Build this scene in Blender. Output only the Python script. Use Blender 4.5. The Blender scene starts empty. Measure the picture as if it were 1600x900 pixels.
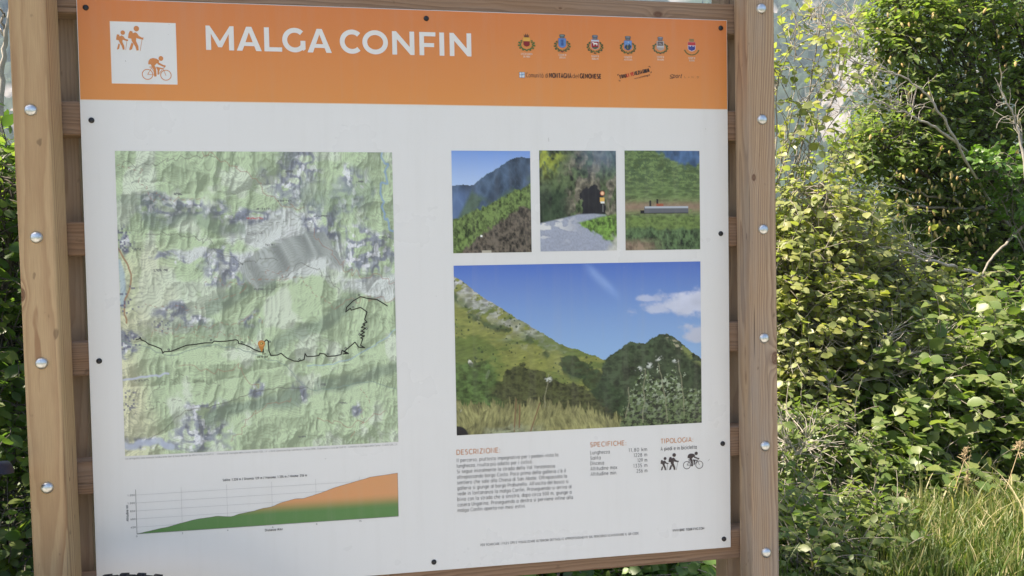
import bpy, bmesh, math, random
import numpy as np
from mathutils import Vector, Matrix
from mathutils.geometry import tessellate_polygon

SC = bpy.context.scene
COL = SC.collection
PI = math.pi
R_ = math.radians

# ------------------------------------------------------------------ camera, sky, sun, exposure
CAMP = Vector((0.5733, -1.6996, 1.30))
cam_d = bpy.data.cameras.new('camera')
cam = bpy.data.objects.new('camera', cam_d); COL.objects.link(cam)
cam_d.sensor_width = 36; cam_d.lens = 1250.0 / 1600 * 36
cam_d.clip_start = 0.05; cam_d.clip_end = 9000
_r = Vector((0.98640, -0.16350, -0.01660)); _f = Vector((0.16285, 0.98603, -0.03496))
_f.normalize(); _r = (_r - _f * _r.dot(_f)).normalized(); _u = _r.cross(_f)
_m = Matrix((_r, _u, -_f)).transposed().to_4x4(); _m.translation = CAMP
cam.matrix_world = _m
SC.camera = cam

SUN_DIR = Vector((-0.50, 0.05, 0.86)).normalized()
SUN_EL = math.asin(SUN_DIR.z); SUN_AZ = math.atan2(SUN_DIR.x, SUN_DIR.y)
world = bpy.data.worlds.new('World'); SC.world = world; world.use_nodes = True
wn = world.node_tree; wn.nodes.clear()
w_out = wn.nodes.new('ShaderNodeOutputWorld'); w_bg = wn.nodes.new('ShaderNodeBackground')
w_sky = wn.nodes.new('ShaderNodeTexSky'); w_sky.sky_type = 'NISHITA'; w_sky.sun_disc = False
w_sky.sun_elevation = SUN_EL; w_sky.sun_rotation = SUN_AZ
w_sky.air_density = 1.0; w_sky.dust_density = 2.2; w_sky.ozone_density = 1.0
w_bg.inputs['Strength'].default_value = 0.076
wn.links.new(w_sky.outputs[0], w_bg.inputs[0]); wn.links.new(w_bg.outputs[0], w_out.inputs[0])
sun_d = bpy.data.lights.new('sun', 'SUN'); sun_d.energy = 5.0; sun_d.angle = R_(0.53); sun_d.color = (1.0, 0.93, 0.82)
sun = bpy.data.objects.new('sun', sun_d); COL.objects.link(sun)
sun.rotation_euler = SUN_DIR.to_track_quat('Z', 'Y').to_euler()
SC.view_settings.view_transform = 'Standard'; SC.view_settings.look = 'None'
SC.view_settings.exposure = 1.66; SC.view_settings.gamma = 1
SC.view_settings.use_curve_mapping = False
SC.view_settings.use_white_balance = True; SC.view_settings.white_balance_temperature = 7150; SC.view_settings.white_balance_tint = 10
SC.render.engine = 'CYCLES'

# ------------------------------------------------------------------ helpers
def tag(o, label=None, cat=None, group=None, kind=None):
    if label: o['label'] = label
    if cat: o['category'] = cat
    if group: o['group'] = group
    if kind: o['kind'] = kind
    return o

def thing(name, loc, label, cat, group=None):
    o = bpy.data.objects.new(name, None); COL.objects.link(o); o.location = loc
    o.empty_display_size = 0.1
    return tag(o, label, cat, group)

def link(name, me, mats, parent=None, loc=None):
    o = bpy.data.objects.new(name, me); COL.objects.link(o)
    if not isinstance(mats, (list, tuple)): mats = [mats]
    if len(me.materials) == 0:
        for m in mats: me.materials.append(m)
    if parent: o.parent = parent
    if loc is not None: o.location = loc
    return o

def mesh_np(name, V, F, smooth=False, tint=None, colors=None):
    """fast mesh: V (n,3), F (m,k) all of the same k"""
    me = bpy.data.meshes.new(name)
    V = np.asarray(V, np.float32); F = np.asarray(F, np.int32)
    n, k = F.shape
    me.vertices.add(len(V)); me.vertices.foreach_set('co', V.ravel())
    me.loops.add(n * k); me.loops.foreach_set('vertex_index', F.ravel())
    me.polygons.add(n); me.polygons.foreach_set('loop_start', np.arange(0, n * k, k, dtype=np.int32))
    me.polygons.foreach_set('loop_total', np.full(n, k, np.int32))
    if smooth: me.polygons.foreach_set('use_smooth', np.ones(n, bool))
    me.update(calc_edges=True)
    if tint is not None:
        a = me.attributes.new('tint', 'FLOAT', 'POINT'); a.data.foreach_set('value', np.asarray(tint, np.float32))
    if colors is not None:
        a = me.attributes.new('Col', 'FLOAT_COLOR', 'POINT')
        c = np.ones((len(V), 4), np.float32); c[:, :3] = colors; a.data.foreach_set('color', c.ravel())
    return me

def from_bm(name, bm, smooth=False):
    me = bpy.data.meshes.new(name); bm.to_mesh(me); bm.free()
    if smooth:
        for p in me.polygons: p.use_smooth = True
    return me

def box_bm(bm, lo, hi, bevel=0.0, seg=2):
    r = bmesh.ops.create_cube(bm, size=1)
    vs = r['verts']
    for v in vs:
        v.co = Vector([lo[i] + (v.co[i] + .5) * (hi[i] - lo[i]) for i in range(3)])
    if bevel:
        es = list({e for v in vs for e in v.link_edges})
        bmesh.ops.bevel(bm, geom=es, offset=bevel, segments=seg, affect='EDGES', profile=.6)

def lin(c):
    """sRGB 0..255 (as seen) to linear"""
    c = np.asarray(c, float) / 255.0
    return np.where(c <= .04045, c / 12.92, ((c + .055) / 1.055) ** 2.4)

def tube(pts, rads, sides=6):
    """tapered tube through the points"""
    P = np.asarray(pts, float); n = len(P)
    T = np.gradient(P, axis=0); T /= np.linalg.norm(T, axis=1)[:, None] + 1e-9
    ref = np.array([0.3, 0.2, 0.93]) if abs(T[0] @ np.array([0.3, 0.2, 0.93])) < .9 else np.array([1., 0, 0])
    A = np.cross(T, ref); A /= np.linalg.norm(A, axis=1)[:, None] + 1e-9
    B = np.cross(T, A)
    a = np.arange(sides) * 2 * PI / sides
    rads = np.broadcast_to(rads, (n,))
    V = P[:, None, :] + rads[:, None, None] * (np.cos(a)[None, :, None] * A[:, None, :] + np.sin(a)[None, :, None] * B[:, None, :])
    V = V.reshape(-1, 3)
    i = np.arange(n - 1)[:, None] * sides; j = np.arange(sides)[None, :]; j2 = (j + 1) % sides
    F = np.stack([i + j, i + j2, i + sides + j2, i + sides + j], -1).reshape(-1, 4)
    return V, F

class Pile:
    """collects vertex/quad arrays to join into one mesh"""
    def __init__(s): s.V = []; s.F = []; s.n = 0; s.T = []
    def add(s, V, F, t=0.0):
        s.V.append(V); s.F.append(np.asarray(F) + s.n); s.n += len(V)
        s.T.append(np.broadcast_to(t, (len(V),)))
    def mesh(s, name, smooth=True):
        return mesh_np(name, np.concatenate(s.V), np.concatenate(s.F), smooth, tint=np.concatenate(s.T))

def smooth_path(ctrl, n=10):
    """Catmull-Rom through the control points"""
    P = [np.asarray(p, float) for p in ctrl]
    P = [2 * P[0] - P[1]] + P + [2 * P[-1] - P[-2]]
    out = []
    for i in range(1, len(P) - 2):
        for k in range(n):
            t = k / n
            out.append(.5 * ((2 * P[i]) + (-P[i - 1] + P[i + 1]) * t + (2 * P[i - 1] - 5 * P[i] + 4 * P[i + 1] - P[i + 2]) * t * t
                             + (-P[i - 1] + 3 * P[i] - 3 * P[i + 1] + P[i + 2]) * t ** 3))
    out.append(P[-2]); return np.array(out)

# a point of the place that lies at depth y behind the board and was measured at pixel (px, py) of the photograph
def seen(px, py, y):
    d = _r * ((px - 800) / 1250.) - _u * ((py - 450) / 1250.) + _f
    t = (y - CAMP.y) / d.y
    return CAMP + d * t

# ------------------------------------------------------------------ node helpers
class NT:
    def __init__(s, name):
        s.m = bpy.data.materials.new(name); s.m.use_nodes = True
        s.t = s.m.node_tree; s.t.nodes.clear()
        s.out = s.n('ShaderNodeOutputMaterial')
    def n(s, typ, ins=None, **kw):
        nd = s.t.nodes.new(typ)
        for k, v in kw.items(): setattr(nd, k, v)
        for k, v in (ins or {}).items(): s.set(nd, k, v)
        return nd
    def set(s, nd, k, v):
        i = nd.inputs[k]
        if isinstance(v, bpy.types.NodeSocket): s.t.links.new(v, i)
        elif isinstance(v, bpy.types.Node): s.t.links.new(v.outputs[0], i)
        else:
            if hasattr(i.default_value, '__len__') and not hasattr(v, '__len__'): v = (v,) * len(i.default_value)
            if i.type == 'RGBA' and len(v) == 3: v = (*v, 1)
            i.default_value = v
    def math(s, op, a, b=0.0, c=0.0, clamp=False):
        nd = s.n('ShaderNodeMath', operation=op, use_clamp=clamp)
        s.set(nd, 0, a); s.set(nd, 1, b)
        if op in ('MULTIPLY_ADD', 'SMOOTH_MIN', 'COMPARE'): s.set(nd, 2, c)
        return nd.outputs[0]
    def vmath(s, op, a, b=(0, 0, 0)):
        nd = s.n('ShaderNodeVectorMath', operation=op); s.set(nd, 0, a)
        if b is not None: s.set(nd, 1, b)
        return nd.outputs['Value'] if op in ('LENGTH', 'DISTANCE', 'DOT_PRODUCT') else nd.outputs[0]
    def mix(s, f, a, b, blend='MIX'):
        nd = s.n('ShaderNodeMix', data_type='RGBA', blend_type=blend)
        s.set(nd, 0, f); s.set(nd, 6, a); s.set(nd, 7, b); return nd.outputs[2]
    def ramp(s, f, stops):
        nd = s.n('ShaderNodeValToRGB'); e = nd.color_ramp.elements
        while len(e) < len(stops): e.new(.5)
        for i, (p, c) in enumerate(stops):
            e[i].position = p; e[i].color = (*c, 1) if len(c) == 3 else c
        s.set(nd, 0, f); return nd.outputs[0]
    def noise(s, vec, scale, detail=3, rough=.5, dist=0.0):
        return s.n('ShaderNodeTexNoise', {'Vector': vec, 'Scale': scale, 'Detail': detail, 'Roughness': rough, 'Distortion': dist})
    def mrange(s, v, a, b, c=0., d=1.):
        nd = s.n('ShaderNodeMapRange', {'Value': v, 'From Min': a, 'From Max': b, 'To Min': c, 'To Max': d}); return nd.outputs[0]
    def bsdf(s, **k):
        nd = s.n('ShaderNodeBsdfPrincipled')
        for kk, v in k.items(): s.set(nd, kk.replace('_', ' '), v)
        return nd
    def done(s, sh):
        s.t.links.new(sh.outputs[0] if isinstance(sh, bpy.types.Node) else sh, s.out.inputs[0]); return s.m

def simple(name, col, rough=.5, metal=0.0, bump=0.0, bscale=300, var=.12, coat=0.0):
    t = NT(name); tc = t.n('ShaderNodeTexCoord')
    ns = t.noise(tc.outputs['Object'], bscale * .2, 4, .6)
    c = t.mix(t.mrange(ns.outputs[0], .3, .7), tuple(x * (1 - var) for x in col), tuple(min(1, x * (1 + var)) for x in col))
    b = t.bsdf(Base_Color=c, Roughness=rough, Metallic=metal, Coat_Weight=coat)
    if bump:
        n2 = t.noise(tc.outputs['Object'], bscale, 3)
        bp = t.n('ShaderNodeBump', {'Height': n2.outputs[0], 'Strength': bump, 'Distance': .001}); t.set(b, 'Normal', bp)
    return t.done(b)

def wood(name, axis, light, dark, pith=(.03, .06), ring=.0052, knots=(), weather=0.0, contrast=1.0, seed=0.0):
    """sawn softwood: growth rings round an off-centre pith, running along `axis` of the object, knots with eddying grain"""
    t = NT(name); tc = t.n('ShaderNodeTexCoord'); oi = t.n('ShaderNodeObjectInfo')
    sx = t.n('ShaderNodeSeparateXYZ', {0: tc.outputs['Object']})
    o = {'x': (1, 2, 0), 'y': (0, 2, 1), 'z': (0, 1, 2)}[axis]
    cb = t.n('ShaderNodeCombineXYZ', {0: sx.outputs[o[0]], 1: sx.outputs[o[1]], 2: sx.outputs[o[2]]})
    P = cb.outputs[0]
    off = t.n('ShaderNodeCombineXYZ', {0: t.math('MULTIPLY', oi.outputs['Random'], .021), 1: t.math('MULTIPLY', oi.outputs['Random'], -.017),
                                       2: t.math('MULTIPLY', oi.outputs['Random'], 37.)})
    Q = t.vmath('ADD', P, off.outputs[0])
    Qs = t.vmath('MULTIPLY', Q, (1, 1, .055))
    wob = t.noise(Qs, 9, 2, .45); wob2 = t.noise(t.vmath('MULTIPLY', Q, (1, 1, .25)), 38, 2, .5)
    ctr = t.vmath('MULTIPLY', t.vmath('SUBTRACT', P, (pith[0], pith[1], 0)), (1, 1, 0))
    r = t.vmath('LENGTH', ctr, None)
    r = t.math('ADD', r, t.math('MULTIPLY', t.math('SUBTRACT', wob.outputs[0], .5), .085))
    r = t.math('ADD', r, t.math('MULTIPLY', t.math('SUBTRACT', wob2.outputs[0], .5), .006))
    kdark = None
    for (kx, ky, kz, ks) in knots:
        d = t.vmath('DISTANCE', t.vmath('MULTIPLY', P, (1, 1, .62)), (kx, ky, kz * .62))
        g = t.math('POWER', 2.718, t.math('MULTIPLY', t.math('MULTIPLY', d, d), -1 / (ks * 1.5) ** 2))
        r = t.math('ADD', r, t.math('MULTIPLY', g, ks * 1.1))
        kd = t.mrange(d, ks * .92, ks * .72)
        kd = t.math('MULTIPLY', kd, t.mrange(t.math('SINE', t.math('MULTIPLY', d, 1900)), -1, 1, .7, 1))
        kdark = kd if kdark is None else t.math('MAXIMUM', kdark, kd)
    ph = t.math('DIVIDE', r, ring)
    fr = t.math('FRACT', ph)
    late = t.math('MULTIPLY', t.mrange(fr, .25, .86), t.mrange(fr, 1.0, .9))      # slow rise, quick fall: latewood line
    ringvar = t.noise(t.n('ShaderNodeCombineXYZ', {0: t.math('FLOOR', ph)}), 3.1, 0)
    late = t.math('MULTIPLY', late, t.mrange(ringvar.outputs[0], .3, .7, .45, 1.15))
    fib = t.noise(t.vmath('MULTIPLY', Q, (1, 1, .02)), 900, 3, .65)
    blot = t.noise(t.vmath('MULTIPLY', Q, (1, 1, .2)), 14, 3, .55)
    c = t.mix(t.math('MULTIPLY', late, contrast, clamp=True), light, dark)
    c = t.mix(t.mrange(fib.outputs[0], .35, .7, 0, .28), c, tuple(x * .55 for x in dark))
    c = t.mix(t.mrange(blot.outputs[0], .35, .75, 0, .4), c, tuple(x * y for x, y in zip(light, (.72, .66, .6))))
    if weather:
        wz = t.noise(t.vmath('MULTIPLY', Q, (1, 1, .12)), 22, 4, .6)
        c = t.mix(t.mrange(wz.outputs[0], .4, .68, 0, weather), c, (.30, .275, .255))
    sc = t.noise(t.vmath('MULTIPLY', Q, (1, 1, .5)), 55, 2, .5)                       # small stains and dints
    c = t.mix(t.mrange(sc.outputs[0], .70, .76, 0, .5), c, (.10, .06, .035))
    ck = t.noise(t.vmath('MULTIPLY', Q, (1, 1, .012)), 210, 2, .5); cm = t.noise(t.vmath('MULTIPLY', Q, (1, 1, .12)), 17, 2, .5)
    crack = t.math('MULTIPLY', t.mrange(ck.outputs[0], .66, .70), t.mrange(cm.outputs[0], .50, .58))                 # drying checks
    c = t.mix(t.math('MULTIPLY', crack, .75), c, (.06, .038, .025))
    if kdark is not None: c = t.mix(t.math('MULTIPLY', kdark, .8), c, (.115, .05, .03))
    h = t.math('SUBTRACT', t.math('ADD', t.math('MULTIPLY', late, .8), t.math('MULTIPLY', fib.outputs[0], .9)), t.math('MULTIPLY', crack, 3.0))
    bp = t.n('ShaderNodeBump', {'Height': h, 'Strength': .5, 'Distance': .0007})
    b = t.bsdf(Base_Color=c, Roughness=t.mrange(fib.outputs[0], .3, .7, .62, .8), Normal=bp.outputs[0]); b.inputs['Specular IOR Level'].default_value = .3
    return t.done(b)

def print_mat(name, rough=.36):
    t = NT(name); a = t.n('ShaderNodeAttribute', attribute_name='Col')
    tc = t.n('ShaderNodeTexCoord')
    d = t.noise(tc.outputs['Object'], 7, 5, .65); st = t.noise(t.vmath('MULTIPLY', tc.outputs['Object'], (1, 1, .07)), 42, 4, .6)
    c = t.mix(t.mrange(d.outputs[0], .45, .75, 0, .06), a.outputs['Color'], (.42, .40, .36)); c = t.mix(t.mrange(st.outputs[0], .50, .78, 0, .09), c, (.50, .46, .40))
    b = t.bsdf(Base_Color=c, Roughness=t.mrange(d.outputs[0], .3, .7, rough - .05, rough + .1))
    b.inputs['Specular IOR Level'].default_value = .4
    return t.done(b)

M = {}
M['print'] = print_mat('printed_film')
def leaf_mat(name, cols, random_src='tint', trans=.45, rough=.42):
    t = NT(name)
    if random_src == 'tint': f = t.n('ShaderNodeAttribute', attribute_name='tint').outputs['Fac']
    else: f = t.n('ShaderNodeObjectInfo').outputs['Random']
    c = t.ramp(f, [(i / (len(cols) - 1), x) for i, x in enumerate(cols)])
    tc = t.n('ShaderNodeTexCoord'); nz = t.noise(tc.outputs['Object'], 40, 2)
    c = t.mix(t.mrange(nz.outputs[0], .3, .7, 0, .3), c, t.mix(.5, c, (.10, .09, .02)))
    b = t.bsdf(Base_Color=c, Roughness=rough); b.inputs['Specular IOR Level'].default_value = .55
    tr = t.n('ShaderNodeBsdfTranslucent', {'Color': t.mix(1.0, c, (1.55, 1.75, .75), 'MULTIPLY')})
    mx = t.n('ShaderNodeMixShader', {0: trans, 1: b.outputs[0], 2: tr.outputs[0]})
    return t.done(mx)
def bark_mat(name, a, b_, scale=60):
    t = NT(name); tc = t.n('ShaderNodeTexCoord')
    n1 = t.noise(t.vmath('MULTIPLY', tc.outputs['Object'], (1, 1, .35)), scale, 5, .65)
    c = t.mix(t.mrange(n1.outputs[0], .35, .65), a, b_)
    bp = t.n('ShaderNodeBump', {'Height': n1.outputs[0], 'Strength': .6, 'Distance': .004})
    return t.done(t.bsdf(Base_Color=c, Roughness=.85, Normal=bp.outputs[0]))
# ------------------------------------------------------------------ flat print: a stroke alphabet
PW, PH, PTOP = 1.35, 1.1895, 1.8264       # the sheet: width, height, height of its top edge above ground
def line(*p): return np.array(p, float)
def arc(cx, cy, rx, ry, a0, a1, n=None):
    n = n or max(4, int(abs(a1 - a0) / 24))
    a = np.radians(np.linspace(a0, a1, n + 1)); return np.stack([cx + rx * np.cos(a), cy + ry * np.sin(a)], 1)
def O(cx=.33, cy=.35, r=.33, ry=.35): return arc(cx, cy, r, ry, 0, 360, 16)
def cat(*a): return np.concatenate(a)
G = {}
def g(ch, adv, *st): G[ch] = (adv, st)
g(' ', .34)
g('a', .72, O(), line((.66, .7), (.66, 0))); g('b', .72, O(), line((0, 1.04), (0, 0)))
g('c', .6, arc(.33, .35, .33, .35, 48, 312)); g('d', .72, O(), line((.66, 1.04), (.66, 0)))
g('e', .68, cat(line((.02, .36), (.65, .36)), arc(.33, .35, .33, .35, 2, 318)))
g('f', .42, cat(arc(.32, .86, .17, .19, 70, 180, 4), line((.15, 0))), line((0, .68), (.36, .68)))
g('g', .72, O(), cat(line((.66, .7), (.66, 0)), arc(.33, .02, .33, .30, 0, -140)))
g('h', .66, line((0, 1.04), (0, 0)), cat(arc(.29, .4, .29, .3, 180, 0), line((.58, 0))))
g('i', .2, line((.03, .7), (.03, 0)), line((.03, .93), (.03, 1.04))); g('l', .2, line((.03, 1.04), (.03, 0)))
g('m', 1.02, line((0, .7), (0, 0)), cat(arc(.24, .44, .24, .26, 180, 0), line((.48, 0))), cat(arc(.72, .44, .24, .26, 180, 0), line((.96, 0))))
g('n', .66, line((0, .7), (0, 0)), cat(arc(.29, .4, .29, .3, 180, 0), line((.58, 0))))
g('o', .7, O()); g('p', .72, O(), line((0, .7), (0, -.3))); g('q', .72, O(), line((.66, .7), (.66, -.3)))
g('r', .4, line((0, .7), (0, 0)), arc(.3, .38, .3, .32, 180, 80)); g('k', .58, line((0, 1.04), (0, 0)), line((.5, .7), (0, .25)), line((.15, .4), (.52, 0)))
g('s', .52, cat(arc(.24, .53, .2, .17, 40, 250, 8), arc(.24, .18, .21, .18, 90, -140, 8)))
g('t', .42, cat(line((.14, .95), (.14, .2)), arc(.32, .18, .18, .18, 180, 290, 4)), line((0, .68), (.36, .68)))
g('u', .66, cat(line((0, .7)), arc(.29, .3, .29, .3, 180, 360), line((.58, .7))), line((.58, .7), (.58, 0)))
g('v', .58, line((0, .7), (.29, 0), (.58, .7))); g('w', .9, line((0, .7), (.22, 0), (.44, .65), (.66, 0), (.88, .7)))
g('x', .56, line((0, .7), (.52, 0)), line((.52, .7), (0, 0))); g('y', .58, line((0, .7), (.3, .03)), line((.58, .7), (.2, -.3)))
g('z', .52, line((0, .66), (.48, .66), (.0, .04), (.5, .04)))
for a_, b_ in (('à', 'a'), ('è', 'e'), ('ù', 'u')): g(a_, G[b_][0], *G[b_][1], line((.2, 1.08), (.4, .86)))
g('A', .86, line((0, 0), (.4, 1), (.8, 0)), line((.14, .3), (.66, .3)))
g('B', .76, cat(line((0, 0), (0, .96), (.38, .96)), arc(.38, .74, .24, .22, 90, -90), line((0, .52), (.4, .52)), arc(.42, .28, .26, .24, 90, -90), line((0, .04))))
g('C', .86, arc(.48, .5, .48, .5, 48, 312)); g('D', .88, cat(line((0, 0), (0, .96), (.32, .96)), arc(.34, .5, .46, .46, 90, -90), line((0, .04))))
g('E', .7, line((.6, .96), (0, .96), (0, .04), (.62, .04)), line((0, .51), (.54, .51))); g('F', .66, line((.6, .96), (0, .96), (0, 0)), line((0, .49), (.54, .49)))
g('G', .92, cat(arc(.48, .5, .48, .5, 48, 335), line((.87, .5))), ); g('H', .84, line((0, 0), (0, 1)), line((.74, 0), (.74, 1)), line((0, .5), (.74, .5)))
g('I', .26, line((.05, 0), (.05, 1))); g('L', .62, line((0, 1), (0, .04), (.56, .04))); g('K', .74, line((0, 0), (0, 1)), line((.66, 1), (0, .35)), line((.24, .55), (.7, 0)))
g('M', 1.02, line((0, 0), (0, 1), (.45, .25), (.9, 1), (.9, 0))); g('N', .86, line((0, 0), (0, 1), (.74, 0), (.74, 1)))
g('O', 1.04, arc(.5, .5, .5, .5, 0, 360, 20)); g('P', .72, cat(line((0, 0), (0, .96), (.38, .96)), arc(.38, .66, .28, .3, 90, -90), line((0, .36))))
g('Q', 1.04, arc(.5, .5, .5, .5, 0, 360, 20), line((.6, .2), (.95, -.08))); g('R', .76, cat(line((0, 0), (0, .96), (.38, .96)), arc(.38, .66, .28, .3, 90, -90), line((0, .36))), line((.38, .36), (.66, 0)))
g('S', .68, cat(arc(.3, .74, .26, .24, 40, 250, 8), arc(.3, .26, .28, .26, 90, -145, 8))); g('T', .74, line((0, .96), (.7, .96)), line((.35, .96), (.35, 0)))
g('U', .82, cat(line((0, 1)), arc(.35, .36, .35, .36, 180, 360), line((.7, 1)))); g('V', .82, line((0, 1), (.38, 0), (.76, 1)))
g('W', 1.16, line((0, 1), (.28, 0), (.55, .95), (.82, 0), (1.1, 1))); g('X', .76, line((0, 1), (.68, 0)), line((.68, 1), (0, 0))); g('Z', .74, line((.02, .96), (.64, .96), (0, .04), (.68, .04)))
g('0', .74, arc(.33, .5, .31, .48, 0, 360, 18)); g('1', .42, line((0, .93), (.22, .96), (.22, 0)))
g('2', .66, cat(arc(.28, .7, .27, .28, 160, -35), line((0, .04), (.58, .04)))); g('3', .66, cat(line((.02, .96), (.52, .96), (.24, .58)), arc(.26, .3, .28, .28, 85, -150)))
g('4', .74, line((.42, 1), (0, .25), (.66, .25)), line((.48, .5), (.48, 0))); g('5', .66, cat(line((.52, .96), (.1, .96), (.06, .55)), arc(.27, .31, .28, .28, 110, -145)))
g('6', .7, arc(.3, .31, .3, .29, 0, 360, 16), line((.04, .42), (.42, 1))); g('7', .64, line((0, .96), (.56, .96), (.16, 0)))
g('8', .7, arc(.3, .74, .23, .22, 0, 360, 14), arc(.3, .27, .29, .26, 0, 360, 14)); g('9', .7, arc(.3, .69, .3, .29, 0, 360, 16), line((.56, .58), (.18, 0)))
g('.', .24, line((.06, 0), (.06, .11))); g(',', .24, line((.07, .1), (.03, -.14))); g(':', .24, line((.06, 0), (.06, .12)), line((.06, .5), (.06, .62)))
g("'", .18, line((.06, 1.04), (.04, .78))); g('-', .42, line((.04, .38), (.34, .38))); g('_', .5, line((0, -.08), (.46, -.08))); g('/', .5, line((0, -.1), (.42, 1.08)))
g('(', .3, arc(.35, .47, .3, .62, 135, 225, 5)); g(')', .3, arc(-.1, .47, .3, .62, 45, -45, 5)); g('©', 1.1, arc(.5, .5, .5, .5, 0, 360, 16), arc(.5, .5, .24, .26, 50, 310))
g('[', .3, line((.22, 1.08), (.04, 1.08), (.04, -.12), (.22, -.12))); g(']', .3, line((0, 1.08), (.18, 1.08), (.18, -.12), (0, -.12)))

class Ink:
    """flat shapes on the sheet, x to the right and y down from its top left corner, each a hair in front of the one before"""
    def __init__(s, lift=.0006): s.V = []; s.F = []; s.C = []; s.k = 0; s.lift = lift
    def _dep(s): s.k += 1; return -(s.lift + (s.k if s.k < 160 else 160 + s.k % 24) * 4e-6)
    def face(s, pts, col, dep=None):
        dep = s._dep() if dep is None else dep
        b = len(s.V)
        for (x, y) in pts: s.V.append((x, dep, PTOP - y)); s.C.append(col)
        return b
    def poly(s, pts, col):
        b = s.face(pts, col)
        tri = tessellate_polygon([[Vector((p[0], -p[1], 0)) for p in pts]])
        for t in tri: s.F.append(tuple(b + i for i in t))
    def rect(s, x0, y0, x1, y1, col): s.poly([(x0, y0), (x1, y0), (x1, y1), (x0, y1)], col)
    def disc(s, cx, cy, rx, ry, col, n=16): s.poly([(cx + rx * math.cos(2 * PI * i / n), cy + ry * math.sin(2 * PI * i / n)) for i in range(n)], col)
    def ribbon(s, pts, w, col):
        P = np.asarray(pts, float)
        if len(P) > 2:
            keep = [0] + [i for i in range(1, len(P)) if np.linalg.norm(P[i] - P[i - 1]) > 1e-7]; P = P[keep]
        if len(P) < 2: return
        closed = len(P) > 3 and np.linalg.norm(P[0] - P[-1]) < 1e-6
        D = np.diff(P, axis=0); D /= np.linalg.norm(D, axis=1)[:, None]; N = np.stack([-D[:, 1], D[:, 0]], 1)
        L = []
        for i in range(len(P)):
            if closed and i in (0, len(P) - 1): a, b = N[-1], N[0]
            else: a, b = N[max(0, i - 1)], N[min(len(N) - 1, i)]
            m = a + b; l = np.linalg.norm(m)
            if l < .35: m = b; k = 1
            else: m = m / l; k = min(1 / max(.2, m @ b), 1.9)
            L.append(m * k * w / 2)
        L = np.array(L); A = P + L; B = P - L; dep = s._dep(); b = len(s.V)
        for i in range(len(P)):
            s.V.append((A[i, 0], dep, PTOP - A[i, 1])); s.V.append((B[i, 0], dep, PTOP - B[i, 1])); s.C += [col, col]
        for i in range(len(P) - 1): s.F.append((b + 2 * i, b + 2 * i + 1, b + 2 * i + 3, b + 2 * i + 2))
    def ring(s, cx, cy, r, w, col, n=20): s.ribbon([(cx + r * math.cos(2 * PI * i / n), cy + r * math.sin(2 * PI * i / n)) for i in range(n + 1)], w, col)
    def text(s, txt, x, y, cap, col, width=None, weight=.1, align='l', slant=0.0, rot=0.0):
        """baseline at (x, y); width: the measured width of the line; rot: baseline rises to the right (radians)"""
        gap = weight * .7 + .19; adv = sum(G[c][0] + gap for c in txt) - .19
        sx = (width / adv) if width else cap
        if align == 'r': x = x - adv * sx
        if align == 'c': x = x - adv * sx / 2
        cur = weight * .5; co, si = math.cos(rot), math.sin(rot)
        for c in txt:
            a, st = G[c]
            for p in st:
                X = (cur + p[:, 0] + p[:, 1] * slant) * sx; Y = p[:, 1] * cap
                s.ribbon(np.stack([x + X * co - Y * si, y - (X * si + Y * co)], 1), weight * cap, col)
            cur += a + gap
    def obj(s, name, parent, label=None):
        me = bpy.data.meshes.new(name); me.from_pydata(s.V, [], s.F); me.update()
        a = me.attributes.new('Col', 'FLOAT_COLOR', 'POINT'); c = np.ones((len(s.V), 4), np.float32); c[:, :3] = np.array(s.C); a.data.foreach_set('color', c.ravel())
        o = link(name, me, M['print'], parent)
        if label: o['label'] = label
        return o

def raster_obj(name, parent, x0, y0, x1, y1, rgb, label=None, lift=.0005):
    """a printed picture: a fine sheet whose points carry the ink"""
    h, w = rgb.shape[:2]
    X, Y = np.meshgrid(np.linspace(x0, x1, w), np.linspace(y0, y1, h))
    V = np.stack([X.ravel(), np.full(X.size, -lift), PTOP - Y.ravel()], 1)
    i = (np.arange(h - 1)[:, None] * w + np.arange(w - 1)[None, :]).ravel()
    F = np.stack([i, i + w, i + w + 1, i + 1], 1)
    me = mesh_np(name, V, F, colors=np.clip(rgb.reshape(-1, 3), 0, 1))
    o = link(name, me, M['print'], parent)
    if label: o['label'] = label
    return o

# ------------------------------------------------------------------ ink pictures (albedo arrays painted with noise)
def hashn(ix, iy, seed):
    h = (ix.astype(np.int64) * 374761393 + iy.astype(np.int64) * 668265263 + seed * 974634777) & 0xFFFFFFFF
    h = ((h ^ (h >> 13)) * 1274126177) & 0xFFFFFFFF
    return ((h ^ (h >> 16)) & 0xFFFFFF) / float(0xFFFFFF)
def vnoise(x, y, seed=0):
    ix, iy = np.floor(x), np.floor(y); fx, fy = x - ix, y - iy
    fx = fx * fx * (3 - 2 * fx); fy = fy * fy * (3 - 2 * fy)
    a, b, c, d = hashn(ix, iy, seed), hashn(ix + 1, iy, seed), hashn(ix, iy + 1, seed), hashn(ix + 1, iy + 1, seed)
    return a + (b - a) * fx + (c - a) * fy + (a - b - c + d) * fx * fy
def fbm(x, y, oct_=4, seed=0, gain=.5):
    s = 0; a = 1; t = 0
    for k in range(oct_):
        s = s + a * vnoise(x, y, seed + k * 17); t += a; a *= gain; x = x * 2.03 + 13.1; y = y * 2.03 + 7.7
    return s / t
def sstep(a, b, x): t = np.clip((x - a) / (b - a), 0, 1); return t * t * (3 - 2 * t)
def C3(c): return lin(c)[None, None, :]
def mixc(img, col, m):
    col = C3(col) if not isinstance(col, np.ndarray) else col
    return img * (1 - m[..., None]) + col * m[..., None]
def yline(u, pts): return np.interp(u, [p[0] for p in pts], [p[1] for p in pts])
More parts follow.
